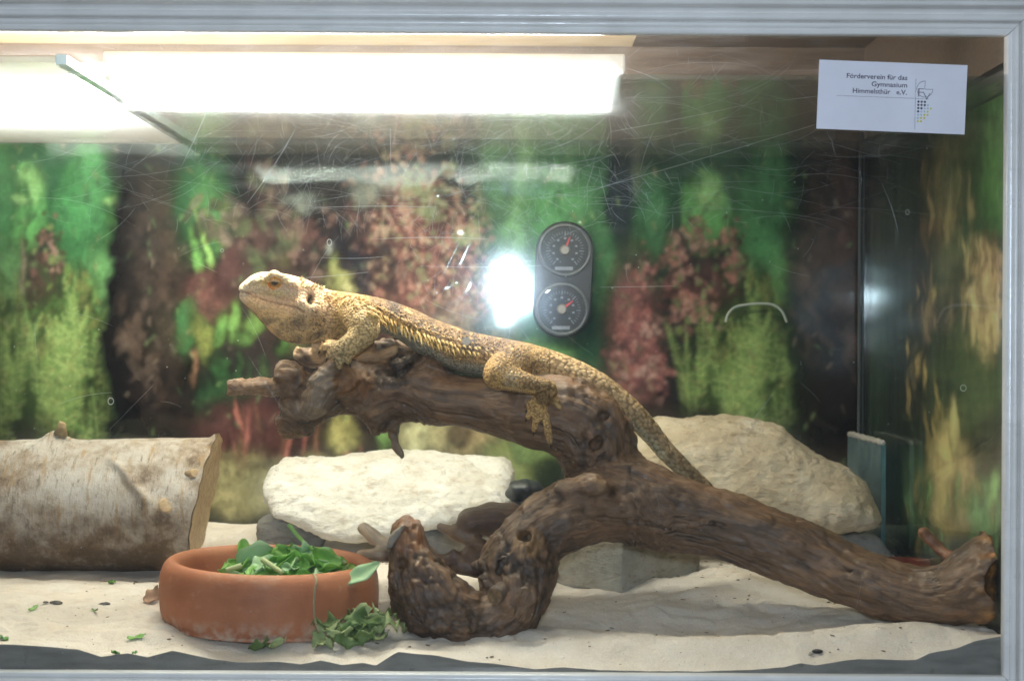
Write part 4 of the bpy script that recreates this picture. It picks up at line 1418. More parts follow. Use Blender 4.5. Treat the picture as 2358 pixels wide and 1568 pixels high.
# scraps on the sand at the left
for k, (px, py, L_, W_, m) in enumerate([(315, 1473, .014, .0022, 1), (76, 1405, .012, .0018, 1), (8, 1475, .009, .003, 0), (265, 1522, .006, .003, 0), (258, 1345, .007, .003, 0), (220, 1410, .016, .001, 0), (310, 1516, .004, .0015, 0), (2030, 1395, .008, .002, 0)]):
    g = on_sand(px, py)
    place_leaf("leaf_scrap", (g[0], g[1], g[2] + .0012), L_, W_, 0.3 + k, 0, 0.3, M_leaf[m], 500 + k, 0.9, .2, .4, .3, label="tiny green leaf scrap lying on the open sand", group="leaf scraps on the open sand", cat="leaf scrap")
for k, (px, py) in enumerate([(120, 1390), (240, 1393)]):
    g = on_sand(px, py)
    bm = bmesh.new()
    for j in range(5):
        rr = random.Random(k * 9 + j)
        bmesh.ops.create_icosphere(bm, subdivisions=2, radius=rr.uniform(.0011, .0024), matrix=Matrix.Translation((g[0] + rr.uniform(-.006, .006), g[1] + rr.uniform(-.004, .004), g[2] + .0008)) @ Matrix.Diagonal((1.7, 1, .7, 1)))
    o = bm_obj("dropping", bm, M_dung, None, True)
    tag(o, ["black crumbled dropping on the sand, farther from the bowl", "black crumbled dropping on the sand, nearer to the bowl"][k], "dropping")
g = on_sand(2375 - 0, 1500) if False else on_sand(1882, 1504)
bm = bmesh.new(); bmesh.ops.create_icosphere(bm, subdivisions=2, radius=.0028, matrix=Matrix.Translation((g[0], g[1], g[2] + .001)) @ Matrix.Diagonal((1.5, .8, .6, 1)))
tag(bm_obj("dropping", bm, M_dung, None, True), "single dark crumb on the sand in front of the long driftwood limb", "dropping")
g = on_sand(352, 1385)
place_leaf("dry_leaf", (g[0], g[1], g[2] + .003), .018, .006, 1.0, -.5, .5, simple_mat("dry_leaf", (0.34, 0.20, 0.12), .7), 555, 1.6, .5, .4, .2, label="curled brown dry leaf beside the bowl on the log side")
# scattered litter: uncountable specks
bm = bmesh.new()
for k in range(260):
    x = rl.uniform(-0.36, 0.33); y = rl.uniform(0.012, 0.30) ** 1.0
    z = float(sand_z(np.array([x]), np.array([y]))[0])
    r = rl.choice((.0004, .0005, .0007, .0010))
    bmesh.ops.create_icosphere(bm, subdivisions=1, radius=r, matrix=Matrix.Translation((x, y, z + r * .3)) @ Matrix.Rotation(rl.uniform(0, 3), 4, 'Z') @ Matrix.Diagonal((rl.uniform(.8, 3.5), 1, .6, 1)))
lit = bm_obj("sand_litter", bm, simple_mat("litter", (0.16, 0.11, 0.06), 0.8, 0.5, 200))
tag(lit, "fine brown and green specks scattered over the sand", "litter", kind="stuff")
# sand crumbs by the foot of the driftwood at the frame
for k, (px, py, r) in enumerate([(2268, 1432, .0055), (2282, 1398, .0035), (2205, 1424, .0025), (2240, 1407, .003), (1868, 1512, .0018), (2010, 1418, .0018), (2262, 1412, .002)]):
    g = on_sand(px, py)
    bm = bmesh.new(); bmesh.ops.create_icosphere(bm, subdivisions=3, radius=r, matrix=Matrix.Translation((g[0], g[1], g[2] + r * .4)) @ Matrix.Diagonal((1.2, 1, .7, 1)))
    for v in bm.verts: v.co += Vector((1, 1, 1)) * 0.0006 * math.sin(v.co.x * 900 + v.co.z * 1100)
    tag(bm_obj("pebble", bm, M_block, None, True), "small pale pebble beside the driftwood foot near the frame", "pebble", "pebbles by the frame")

# ------------------------------------------------------------------ driftwood
def seg_frames(chains):
    """list of (a, b, s0) world segments of the grain skeleton"""
    A, B, S0 = [], [], []
    for ch in chains:
        pts = np.array([P(*c[:3]) for c in ch])
        s = 0.0
        for a, b in zip(pts[:-1], pts[1:]):
            A.append(a); B.append(b); S0.append(s)
            s += np.linalg.norm(b - a)
        s += 0.37
    return np.array(A), np.array(B), np.array(S0)


def grain_coords(v, chains, k=0.010):
    A, B, S0 = seg_frames(chains)
    num = np.zeros((len(v), 3)); den = np.zeros(len(v))
    ref = np.array([0.0, 1.0, 0.0])
    for a, b, s0 in zip(A, B, S0):
        d = b - a; L_ = np.linalg.norm(d); d = d / L_
        t_ = np.clip((v - a) @ d, 0, L_)
        o = v - (a + t_[:, None] * d)
        dist = np.linalg.norm(o, axis=1)
        u = np.cross(d, ref); u /= np.linalg.norm(u)
        w = np.exp(-np.minimum(dist / k, 40) * 2)
        g = np.stack([s0 + (v - a) @ d, o @ u, o @ ref], 1)
        num += g * w[:, None]; den += w
    return num / (den[:, None] + 1e-30)


def driftwood_mat(name):
    t = NT(name)
    g = t.attr("grain", True)
    tint = t.attr("tint")
    s1 = t.noise(t.scaled(g, (30, 210, 210)), 1.0, 6, 0.66, 1.2)
    s2 = t.noise(t.scaled(g, (9, 70, 70)), 1.0, 5, 0.6, 0.8)
    c = t.mix(1.0, tint, t.ramp(s1, [(0.30, (0.58, 0.56, 0.54)), (0.5, (0.95, 0.93, 0.91)), (0.70, (1.42, 1.36, 1.28))]), 'MULTIPLY')
    c = t.mix(t.ramp(s2, [(0.50, (0, 0, 0)), (0.72, (0.60, 0.60, 0.60))]), c, t.mix(1.0, tint, (1.65, 1.32, 1.02), 'MULTIPLY'))
    cr = t.ramp(t.noise(t.scaled(g, (7, 60, 60)), 1.0, 3, 0.5, 1.2), [(0.30, (1, 1, 1)), (0.335, (0, 0, 0))])
    c = t.mix(t.math('MULTIPLY', cr, 0.8), c, t.mix(1.0, tint, (0.22, 0.20, 0.18), 'MULTIPLY'))
    co = t.obj()
    pale = t.ramp(t.noise(co, 70, 6, 0.7), [(0.58, (0, 0, 0)), (0.80, (0.30, 0.30, 0.30))])
    c = t.mix(pale, c, (0.30, 0.235, 0.17))
    h = t.math('SUBTRACT', s1, t.math('MULTIPLY', cr, 0.7))
    b = t.bump(h, 0.75, 0.0022)
    b = t.bump(t.noise(co, 420, 4, 0.65), 0.3, 0.0007, b)
    return t.set(c, t.ramp(s2, [(0.3, (0.32, 0.32, 0.32)), (0.7, (0.55, 0.55, 0.55))]), b, 0.55)


M_drift = driftwood_mat("driftwood")
M_drift_in = None

trunk = [(2340, 1325, .036, 100), (2290, 1328, .040, 94), (2245, 1342, .045, 80), (2175, 1364, .055, 62), (2100, 1362, .068, 60), (2000, 1340, .084, 64), (1900, 1302, .10, 68), (1800, 1256, .105, 70), (1700, 1216, .11, 68), (1600, 1190, .115, 74),
         (1500, 1165, .12, 84), (1430, 1130, .125, 88), (1385, 1070, .13, 80), (1365, 1005, .13, 82), (1320, 965, .132, 84), (1250, 950, .136, 80), (1170, 938, .14, 68), (1090, 926, .14, 56), (1020, 918, .14, 54), (950, 912, .14, 58),
         (880, 900, .138, 60), (820, 893, .136, 56), (770, 900, .134, 52), (715, 925, .132, 50), (690, 945, .132, 44)]
hook = [(1480, 1175, .12, 76), (1400, 1170, .11, 70), (1320, 1185, .10, 70), (1255, 1212, .092, 68), (1215, 1250, .086, 64), (1192, 1300, .080, 78), (1190, 1350, .074, 70), (1180, 1398, .068, 62), (1135, 1430, .062, 52), (1070, 1434, .056, 52),
        (1018, 1415, .054, 68), (982, 1372, .054, 72), (962, 1325, .056, 58), (945, 1285, .058, 44), (938, 1245, .060, 33), (942, 1222, .060, 30)]
hookfill = [(1000, 1370, .054, 62), (1030, 1388, .054, 58), (1062, 1408, .055, 52), (1100, 1432, .058, 42), (1140, 1440, .062, 42)]
crook = [(1150, 1312, .068, 30), (1118, 1306, .070, 18), (1092, 1302, .071, 10)]
crook2 = [(1145, 1345, .060, 24), (1122, 1338, .060, 14), (1108, 1328, .061, 8)]
stub = [(700, 885, .128, 28), (668, 876, .125, 30), (630, 890, .122, 22), (580, 892, .118, 19), (545, 893, .115, 21), (535, 893, .115, 20)]
knob = [(692, 885, .128, 34), (668, 868, .122, 31), (655, 862, .119, 24)]
hump = [(805, 882, .122, 40), (770, 868, .116, 34), (745, 885, .112, 30), (728, 918, .112, 27), (716, 940, .116, 24)]
lip = [(735, 850, .125, 13), (765, 842, .123, 14), (805, 845, .126, 16), (830, 860, .13, 18)]
antler = [(795, 852, .135, 15), (815, 832, .136, 13), (845, 815, .140, 14), (868, 818, .142, 15), (888, 814, .142, 12), (904, 806, .142, 8)]
antler2 = [(845, 816, .140, 13), (850, 800, .142, 11), (858, 794, .144, 9)]
antler3 = [(868, 820, .142, 15), (868, 845, .142, 14), (872, 862, .142, 14)]
saddle = [(960, 900, .136, 40), (980, 872, .134, 32), (985, 850, .136, 26), (1000, 870, .136, 26)]
backknob = [(830, 850, .165, 26), (770, 828, .17, 26), (715, 822, .172, 24), (690, 812, .172, 20)]
backk2 = [(690, 812, .172, 15), (684, 800, .172, 11)]
backk3 = [(735, 815, .165, 18), (733, 800, .163, 17), (728, 795, .162, 14)]
hang = [(912, 960, .135, 16), (910, 985, .134, 11), (908, 1010, .133, 9), (914, 1032, .132, 9), (926, 1048, .131, 7)]
ledge = [(860, 950, .128, 30), (875, 975, .128, 22), (865, 992, .128, 12)]
bulge = [(1420, 1000, .125, 40), (1438, 1020, .125, 28)]
heel = [(690, 950, .132, 42), (672, 975, .132, 34), (700, 985, .134, 28)]
nub = [(1655, 1150, .112, 22), (1665, 1135, .114, 10)]
spur = [(1190, 1345, .055, 34), (1160, 1365, .052, 26)]
spur2 = [(1190, 1385, .055, 34), (1172, 1392, .050, 28)]
spur3 = [(1215, 1360, .06, 40), (1208, 1368, .052, 34)]
under = [(2200, 1405, .05, 30), (2050, 1400, .07, 26), (1950, 1368, .085, 24), (1850, 1330, .09, 22), (1750, 1290, .10, 22), (1650, 1262, .105, 22), (1500, 1240, .11, 22)]
bark = [(905, 1258, .058, 12), (920, 1230, .058, 14), (935, 1212, .059, 12)]
ridge = [(1300, 1130, .085, 26), (1350, 1118, .085, 28), (1395, 1135, .088, 24)]
fin = [(2290, 1300, .040, 62), (2288, 1255, .042, 36), (2282, 1222, .044, 12)]
tw = [(2240, 1320, .08, 20), (2190, 1282, .10, 11), (2160, 1262, .11, 9), (2140, 1240, .112, 8), (2126, 1226, .112, 8)]

backmass = [(800, 850, .178, 34), (850, 815, .182, 34), (900, 806, .182, 34), (960, 835, .176, 36), (1010, 865, .165, 34)]
lo = np.array([P(520, 1000, .11)[0], 0.012, 0.004]); hi = np.array([0.3485, 0.215, P(0, 770, .15)[2]])
fld = Field(lo, hi, 0.00115)
for ch, k in ((trunk, .006), (hook, .008), (hookfill, .006), (crook, .004), (crook2, .003), (stub, .003), (knob, .004), (hump, .005), (lip, .003), (antler, .003), (antler2, .002), (antler3, .003), (saddle, .006), (backknob, .004), (backk2, .002), (backk3, .002), (hang, .003),
              (backmass, .005), (ledge, .003), (bulge, .005), (heel, .004), (nub, .003), (spur, .003), (spur2, .003), (spur3, .003), (under, .004), (bark, .0015), (ridge, .005), (fin, .006), (tw, .003)):
    n_ = {id(trunk): 60, id(hook): 40, id(under): 24}.get(id(ch))
    fld.chain(ch, k, n_)
# hollows, cracks and knot holes
fld.chain([(928, 842, .095, 27), (925, 846, .120, 29)], .003, carve=True)
fld.chain([(700, 862, .098, 7), (702, 890, .102, 9), (700, 925, .106, 8)], .003, carve=True)
fld.chain([(775, 985, .10, 10), (788, 962, .14, 14), (800, 985, .16, 12)], .003, carve=True)
fld.chain([(1390, 955, .095, 11), (1390, 955, .112, 12)], .002, carve=True)
fld.chain([(1375, 1020, .095, 13), (1372, 1024, .108, 11)], .002, carve=True)
fld.chain([(1205, 1225, .060, 13), (1212, 1250, .068, 16), (1200, 1262, .068, 14)], .002, carve=True)
fld.chain([(1150, 1312, .056, 9), (1165, 1290, .060, 13), (1180, 1280, .066, 10)], .002, carve=True)
fld.chain([(1290, 1150, .068, 9), (1330, 1148, .066, 12), (1375, 1158, .072, 10)], .003, carve=True)
fld.chain([(745, 878, .090, 5), (737, 900, .090, 8), (727, 925, .092, 6)], .0015, carve=True)
fld.chain([(925, 1297, .030, 7), (925, 1297, .047, 8)], .0015, carve=True)
crack = smooth_poly([(1350, 1190, .078, 3), (1480, 1202, .092, 4), (1540, 1212, .094, 4), (1640, 1204, .090, 4), (1740, 1238, .082, 4), (1850, 1268, .076, 4), (1930, 1305, .072, 5), (1990, 1330, .070, 5), (2050, 1362, .066, 4), (2120, 1392, .064, 3)], 40)
fld.chain([tuple(c) for c in crack], .002, carve=True)
Xf_, Yf_, Zf_ = fld._grid(np.zeros(3, int), fld.n)
fld.F = np.maximum(fld.F, Xf_ - np.float32(0.3455))
v, f = fld.mesh()
v = relax(v, f, 2)
nn = vnormals(v, f)
CH = [trunk, hook, stub, hump, antler, backknob, hang, tw]
g = grain_coords(v, CH)
ds = 0.0034 * fbm(v * 34, 3, 2) + 0.0022 * fbm(g * np.array([16, 62, 62]), 4, 4) + 0.0016 * np.abs(fbm(v * 90, 3, 15)) + 0.0008 * fbm(g * np.array([40, 260, 260]), 3, 6)
px, py = unP(v).T
end = sstep(2235, 2275, px)
ds += end * 0.0035 * fbm(v * np.array([60, 60, 160]), 4, 8) + 0.0018 * fbm(v * 160, 3, 12) * (sstep(1000, 930, px) + sstep(1285, 1300, px) * sstep(1400, 1385, px) * sstep(1185, 1150, py))
gn = np.clip(sstep(980, 860, px) + sstep(1330, 1240, px) * sstep(1060, 1120, py) + np.exp(-((px - 1400) / 90) ** 2 - ((py - 1060) / 120) ** 2) * .6 + .22, 0, 1)
rg_ = 1 - 2 * np.abs(fbm(v * np.array([62, 62, 62]), 4, 91))
rg2 = 1 - 2 * np.abs(fbm(g * np.array([26, 120, 120]), 3, 95))
lump = fbm(v * 75, 3, 97)
dg = 0.0022 * gn * lump - 0.0018 * gn * np.clip(rg_ - .6, 0, 1) * 2 - 0.0011 * np.clip(rg2 - .6, 0, 1) * 2
ds += dg
wear = np.clip((0.7 * lump * (.4 + .6 * gn) - 1.2 * np.clip(rg_ - .55, 0, 1) * gn - .6 * np.clip(rg2 - .6, 0, 1)), -1, 1)
v = v + nn * ds[:, None]
wood = mesh_obj("driftwood_branch", v, f, M_drift)
nn = vnormals(v, f)
set_vec(wood, "grain", g)
tint = np.empty((len(v), 3)); tint[:] = la((102, 83, 67))
big = fbm(v * 20, 4, 21)
tint *= (1 + 0.45 * big)[:, None]
def blend(mask, col, a=1.0):
    global tint
    tint = tint + (np.clip(mask, 0, 1) * a)[:, None] * (la(col) - tint)
def near(chain, k):
    pts = np.array([P(*c[:3]) for c in chain]); pts = np.vstack([pts[:-1] + (pts[1:] - pts[:-1]) * q_ for q_ in (0, .33, .66, 1.0)])
    d = np.full(len(v), 9.0)
    for pnt in pts: d = np.minimum(d, np.linalg.norm(v - pnt, axis=1))
    return 1 - sstep(k * .8, k * 1.25, d)
blend(sstep(0.0, 0.6, fbm(v * 30, 3, 33)) * 0.6, (126, 100, 77))
blend(sstep(0.1, 0.7, fbm(v * 24, 4, 35)), (52, 41, 33), .7)
blend(sstep(.05, .6, wear), (166, 142, 116), .6)
blend(sstep(.1, .6, -wear), (44, 34, 27), .7)
blend(near(antler, .0072), (176, 146, 112), .9); blend(near(antler2, .005), (170, 140, 106), .9)
blend(near(antler3, .007), (150, 122, 92), .7)
blend(near(stub[2:], .0085), (150, 124, 102), .85)
blend(near(knob, .0095) * (0.6 + 0.5 * big), (156, 122, 84), .55)
blend(near(backk2, .006), (184, 160, 130), .9); blend(near(backk3, .0075), (190, 164, 132), .9)
blend(near([(730, 880, .105, 1), (726, 920, .105, 1), (715, 945, .11, 1)], .013), (140, 128, 116), .7)
blend(near([(800, 878, .11, 1), (830, 880, .11, 1)], .012), (126, 88, 46), .6)
blend(near([(1205, 1262, .062, 1), (1222, 1245, .064, 1)], .010), (146, 118, 84), .55)
blend(near([(1300, 1150, .066, 1), (1385, 1146, .066, 1)], .009), (140, 98, 58), .6)
blend(near([(940, 1215, .055, 1), (945, 1240, .05, 1)], .012) , (128, 88, 56), .7)
blend(near(bark, .005), (120, 112, 104), .8)
blend(end * sstep(-.3, .5, fbm(v * np.array([80, 80, 200]), 4, 44)), (176, 130, 72), .85)
blend(near(tw, .008), (120, 78, 54), .7)
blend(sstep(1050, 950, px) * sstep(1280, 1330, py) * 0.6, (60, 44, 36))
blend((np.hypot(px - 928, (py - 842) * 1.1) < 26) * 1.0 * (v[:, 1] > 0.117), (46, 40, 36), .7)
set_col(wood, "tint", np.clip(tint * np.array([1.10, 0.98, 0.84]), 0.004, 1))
tag(wood, "gnarled brown driftwood branch arching across the sand under the lizard", "driftwood")
WBVH = BVHTree.FromPolygons([tuple(q_) for q_ in v], [tuple(q_) for q_ in f])
# crumbly plug of darker wood inside the hollow below the lizard
for k, (px_, py_, r_) in enumerate([(916, 838, 11), (938, 828, 9), (925, 862, 8)]):
    pl = poly_rock("hollow_plug", [(px_ + r_ * 1.6 * math.cos(a), py_ + r_ * math.sin(a)) for a in np.linspace(0, 6.28, 9)[:-1]], 0.1265, 0.005, simple_mat("crumbled_wood", (0.11, 0.078, 0.052), .9, .5, 300, .9), rho=.0012, h=.0007, amp=.0034, seed=50 + k, rough=.0016, freq=150, parent=wood)
# grey flake of bark standing off the hook's broken tip
pl = poly_rock("bark_flake", [(888, 1262), (896, 1235), (925, 1208), (934, 1206), (916, 1242), (900, 1262)], 0.050, 0.0045, simple_mat("grey_bark", (0.24, 0.20, 0.155), .85, .3, 120, .6), rho=.001, h=.0009, amp=.0008, seed=61, rough=.0005, freq=120, parent=wood)

# sawn side-branch stubs with pale ringed ends in the crook of the hook
def cut_stub(px_, py_, d_, r_, dirv, L_, hole):
    b0 = P(px_, py_, d_); dv = np.array(dirv, float); dv /= np.linalg.norm(dv)
    e0 = b0 + dv * L_
    r0 = R(r_, d_)
    v_, f_ = tube_arrays([b0, b0 + dv * L_ * .7, e0 - dv * .0008, e0], [r0 * 1.25, r0 * 1.05, r0, r0 * .9], 20, cap=False)
    v_ = np.array(v_); v_ += .0006 * np.stack([fbm(v_ * 200, 3, q_) for q_ in (1, 2, 3)], 1)
    mesh_obj("side_stub", v_, f_, M_stubwood, wood)
    u = np.cross(dv, [0, 0, 1.0]); u /= np.linalg.norm(u); w_ = np.cross(u, dv)
    V_, F_ = [], []
    rings_ = [(r0 * .93, -.0001), (r0 * .7, -.0003), (r0 * max(hole, .2), -.0004), (r0 * max(hole, .2) * .9, -.004 if hole else -.0006)]
    for rr_i, dz_ in rings_:
        for j in range(20):
            a = j * math.pi / 10
            V_.append(e0 + dv * dz_ + (u * math.cos(a) + w_ * math.sin(a)) * rr_i * (1 + .05 * math.sin(3 * a)))
    for i_ in range(3):
        for j in range(20): F_.append((i_ * 20 + j, i_ * 20 + (j + 1) % 20, (i_ + 1) * 20 + (j + 1) % 20, (i_ + 1) * 20 + j))
    F_.append(tuple(60 + j for j in range(20)))
    mesh_obj("sawn_end", V_, F_, M_stubend, wood)
M_stubwood = simple_mat("stub_wood", lin(92, 74, 60), .6, .35, 160, .6)
M_stubend = simple_mat("sawn_wood", lin(126, 100, 70), .75, .45, 260, .8)
cut_stub(1158, 1362, .052, 20, (-.45, -.85, -.10), .013, .35)
cut_stub(1172, 1390, .052, 23, (-.25, -.9, -.35), .010, 0)
cut_stub(1207, 1366, .050, 19, (.05, -1, -.05), .007, .3)
cut_stub(1212, 1258, .075, 15, (.15, -1, .15), .008, 0)
cut_stub(1222, 1240, .077, 11, (.1, -1, .2), .008, 0)
cut_stub(930, 1372, .043, 17, (-.5, -.85, 0), .004, 0)

# smaller driftwood piece behind
w2 = [[(1175, 1190, .185, 34), (1130, 1196, .18, 36), (1085, 1205, .175, 34), (1060, 1225, .172, 20)],
      [(1015, 1212, .172, 11), (1050, 1228, .170, 13), (1100, 1255, .166, 16), (1150, 1270, .16, 22), (1200, 1275, .155, 24)],
      [(838, 1216, .165, 14), (862, 1236, .16, 15), (890, 1255, .155, 16), (940, 1275, .15, 18), (1010, 1290, .15, 14), (1100, 1285, .155, 18), (1180, 1280, .155, 20)],
      [(832, 1276, .150, 13), (870, 1276, .150, 13), (940, 1280, .15, 14)],
      [(1080, 1270, .155, 14), (1060, 1300, .15, 20), (1110, 1310, .15, 24)],
      [(1030, 1290, .150, 12), (1045, 1272, .148, 10)]]
fld = Field(np.array([P(800, 0, .16)[0], 0.125, 0.012]), np.array([P(1240, 0, .17)[0], 0.215, P(0, 1130, .17)[2]]), 0.0013)
for ch in w2: fld.chain(ch, .004)
v, f = fld.mesh(); v = relax(v, f, 2); nn = vnormals(v, f)
g = grain_coords(v, w2)
v = v + nn * (0.0015 * fbm(v * 50, 3, 2) + 0.001 * fbm(g * np.array([14, 90, 90]), 3, 5))[:, None]
o = mesh_obj("driftwood_root", v, f, M_drift)
set_vec(o, "grain", g)
tint = np.empty((len(v), 3)); tint[:] = la((96, 72, 56))
tint *= (1 + 0.4 * fbm(v * 25, 3, 9))[:, None]
blend(near(w2[2][:3], .0075), (186, 162, 136), .9); blend(near(w2[3][:2], .0065), (150, 130, 108), .8); blend(near(w2[1][:3], .007), (140, 112, 84), .7)
set_col(o, "tint", np.clip(tint, 0.004, 1))
tag(o, "smaller brown driftwood root with pale twig ends behind the hooked branch foot", "driftwood")

# ------------------------------------------------------------------ bearded dragon
liz = empty("bearded_dragon")
tag(liz, "golden brown bearded lizard resting head-up along the driftwood branch", "lizard")
body = [(1700, 1215, .185, 9), (1660, 1166, .178, 13), (1622, 1124, .170, 16.5), (1575, 1080, .164, 18), (1532, 1037, .160, 20), (1480, 975, .156, 24), (1432, 932, .153, 28), (1367, 888, .150, 34, 1.0), (1290, 856, .149, 38, 1.0), (1220, 836, .148, 40, 1.1),
        (1160, 824, .148, 41, 1.3), (1080, 813, .149, 46, 1.55), (1000, 783, .150, 43, 1.6), (930, 745, .150, 36, 1.6), (870, 726, .150, 36, 1.4), (815, 728, .148, 48, 1.05), (765, 726, .145, 52, .9), (735, 722, .143, 50, .85)]
head_u = [(559, 668, .138, 9, .9), (574, 661, .138, 14, .85), (596, 652, .138, 20, .85), (630, 654, .139, 25, .95), (685, 672, .141, 31, 1.1), (735, 698, .143, 35, 1.05)]
head_l = [(561, 681, .138, 9, .9), (571, 687, .138, 12, .95), (596, 700, .138, 20, .95), (622, 716, .139, 29, .92), (657, 733, .140, 43, .82), (688, 741, .141, 49, .82), (735, 732, .143, 51, .85)]
fore = [(818, 716, .126, 38), (836, 742, .114, 29), (842, 762, .110, 23), (818, 788, .108, 19), (794, 804, .108, 16), (780, 814, .110, 14)]
ffing = [[(780, 812, .110, 12), (762, 800, .107, 9), (748, 797, .107, 7), (739, 806, .108, 5)], [(780, 812, .110, 11), (764, 812, .106, 8), (756, 822, .106, 5)], [(780, 814, .110, 11), (780, 830, .105, 9), (783, 846, .105, 5.5)],
         [(784, 810, .112, 11), (798, 822, .106, 8), (803, 834, .106, 5)], [(778, 808, .112, 11), (766, 792, .112, 8), (752, 788, .115, 5)]]
thigh = [(1188, 836, .126, 40), (1158, 852, .108, 33), (1144, 866, .102, 25)]
shin = [(1144, 866, .102, 25), (1180, 874, .0995, 24), (1225, 886, .0975, 20), (1257, 894, .0975, 17), (1262, 902, .099, 16), (1252, 914, .101, 16), (1245, 925, .102, 14)]
toes = [[(1242, 916, .102, 11), (1224, 927, .102, 8.5), (1216, 939, .103, 6)], [(1242, 922, .102, 11), (1228, 944, .102, 8.5), (1215, 961, .103, 6)], [(1244, 926, .102, 11), (1237, 960, .101, 9), (1230, 990, .102, 6)],
        [(1247, 926, .102, 11), (1256, 962, .1005, 9), (1262, 992, .101, 8), (1267, 1020, .103, 5.5)], [(1260, 900, .100, 11), (1277, 920, .101, 8.5), (1291, 940, .104, 5.5)]]
farleg = [[(805, 745, .172, 26), (790, 775, .182, 18), (768, 800, .176, 13), (750, 808, .170, 11)], [(1188, 840, .172, 36), (1150, 866, .19, 24), (1200, 885, .195, 18), (1240, 900, .192, 14), (1262, 925, .188, 10)]]

lo = np.array([P(535, 0, .13)[0] , 0.088, P(0, 1235, .17)[2]]); hi = np.array([P(1725, 0, .18)[0], 0.206, P(0, 612, .15)[2]])
fld = Field(lo, hi, 0.00095)
fld.chain(body, .004, 48)
fld.chain(head_u, .003, 16); fld.chain(head_l, .003, 18)
for sd in (-1, 1):
    fld.chain([(612, 644, .139 + sd * .0095, 8), (631, 635, .139 + sd * .0115, 12), (652, 643, .139 + sd * .0125, 10), (680, 657, .140 + sd * .014, 9)], .002)
    fld.chain([(560, 666, .138 + sd * .004, 8), (585, 650, .138 + sd * .006, 8)], .003)
    fld.chain([(690, 700, .141 + sd * .0140, 12), (728, 712, .142 + sd * .0150, 14)], .007)           # jaw corner
fld.chain(fore, .006, 18); fld.chain(thigh, .006, 8); fld.chain(shin, .0035, 20)
for ch in ffing + toes: fld.chain(ch, .0015, 8)
for ch in farleg: fld.chain(ch, .005, 12)
v, f = fld.mesh(); v = relax(v, f, 2)
nn = vnormals(v, f)
pq = unP(v); px, py = pq.T
# mouth line, ear opening, skin folds pressed into the surface
def pl_dist(poly):
    d = np.full(len(v), 1e9)
    for a, b in zip(poly[:-1], poly[1:]):
        a, b = np.array(a, float), np.array(b, float); e_ = b - a
        t_ = np.clip(((pq - a) @ e_) / (e_ @ e_), 0, 1)
        d = np.minimum(d, np.linalg.norm(pq - a - t_[:, None] * e_, axis=1))
    return d
near_side = 1.0
mouth = np.exp(-(pl_dist([(548, 672), (575, 676), (610, 690), (650, 700), (682, 708), (698, 718)]) / 2.4) ** 2)
lipu = np.exp(-(pl_dist([(552, 666), (580, 669), (612, 683), (650, 692), (684, 700)]) / 4) ** 2)
ear = np.exp(-np.maximum(((px - 715) / 9) ** 2 + ((py - 687) / 13) ** 2 - .3, 0) * 1.6)
side = sstep(0.35, 0.7, np.abs(nn[:, 1]))
fold_ = np.exp(-(pl_dist([(757, 690), (752, 720), (745, 750), (735, 778)]) / 5) ** 2) + 0.7 * np.exp(-(pl_dist([(848, 690), (852, 720), (848, 750)]) / 4) ** 2)
eyeh = np.exp(-(((px - 633) / 15) ** 2 + ((py - 651) / 13) ** 2))
canth = np.exp(-(pl_dist([(575, 660), (600, 654), (620, 655)]) / 5) ** 2)
ds = -0.0010 * mouth + 0.0005 * lipu * side - 0.0040 * ear * sstep(.15, .4, np.abs(nn[:, 1])) - 0.0012 * fold_ * side - 0.0022 * eyeh * side - 0.0012 * canth * side
s_body = fbm(v * 120, 3, 3)
ds += 0.0004 * s_body
v = v + nn * ds[:, None]
t = NT("lizard_skin")
tint_n = t.attr("tint")
sz = t.attr("scal", True)
vo = t.voro(sz, 1.0)
vd = vo.outputs['Distance']
h = t.ramp(vd, [(0.0, (1, 1, 1)), (0.45, (0.72, 0.72, 0.72)), (0.78, (0, 0, 0))])
cellv = t.n('ShaderNodeSeparateXYZ'); t.link(vo.outputs['Color'], cellv.inputs[0])
an = t.n('ShaderNodeAttribute', attribute_name="tint").outputs['Alpha']
c = t.mix(an, tint_n, t.ramp(cellv.outputs[0], [(0.0, (0.80, 0.79, 0.78)), (0.55, (1.0, 1.0, 1.0)), (1.0, (1.20, 1.18, 1.13))]), 'MULTIPLY')
c = t.mix(t.math('MULTIPLY', t.ramp(vd, [(0.46, (0, 0, 0)), (0.74, (0.70, 0.70, 0.70))]), an), c, t.mix(1.0, tint_n, (0.30, 0.24, 0.18), 'MULTIPLY'))
b = t.bump(h, 0.9, 0.0013)
b = t.bump(t.noise(t.obj(), 700, 3), 0.2, 0.0004, b)
M_skin = t.set(c, 0.58, b, 0.35)
bod = mesh_obj("body", v, f, M_skin, liz)
nn = vnormals(v, f)
# scale layout: along the spine and round it
sp = np.array([P(*c_[:3]) for c_ in smooth_poly([c_[:3] for c_ in body], 80)])
gS = grain_coords(v, [[c_[:3] for c_ in smooth_poly([q_[:3] for q_ in body], 40)]], .02)
tailm = sstep(1230, 1300, px) * (py > 780)
legm = np.clip(sum(near(ch, k_) for ch, k_ in ((thigh, .0125), (shin, .0085), (fore, .0125))), 0, 1)
sc1 = v * 520.0
sc2 = np.stack([gS[:, 0] * 300, gS[:, 1] * 330, gS[:, 2] * 330], 1)
headm = sstep(770, 700, px)
set_vec(bod, "scal", np.where((tailm > .5)[:, None], sc2, np.where((headm > .5)[:, None], v * 480, sc1)))
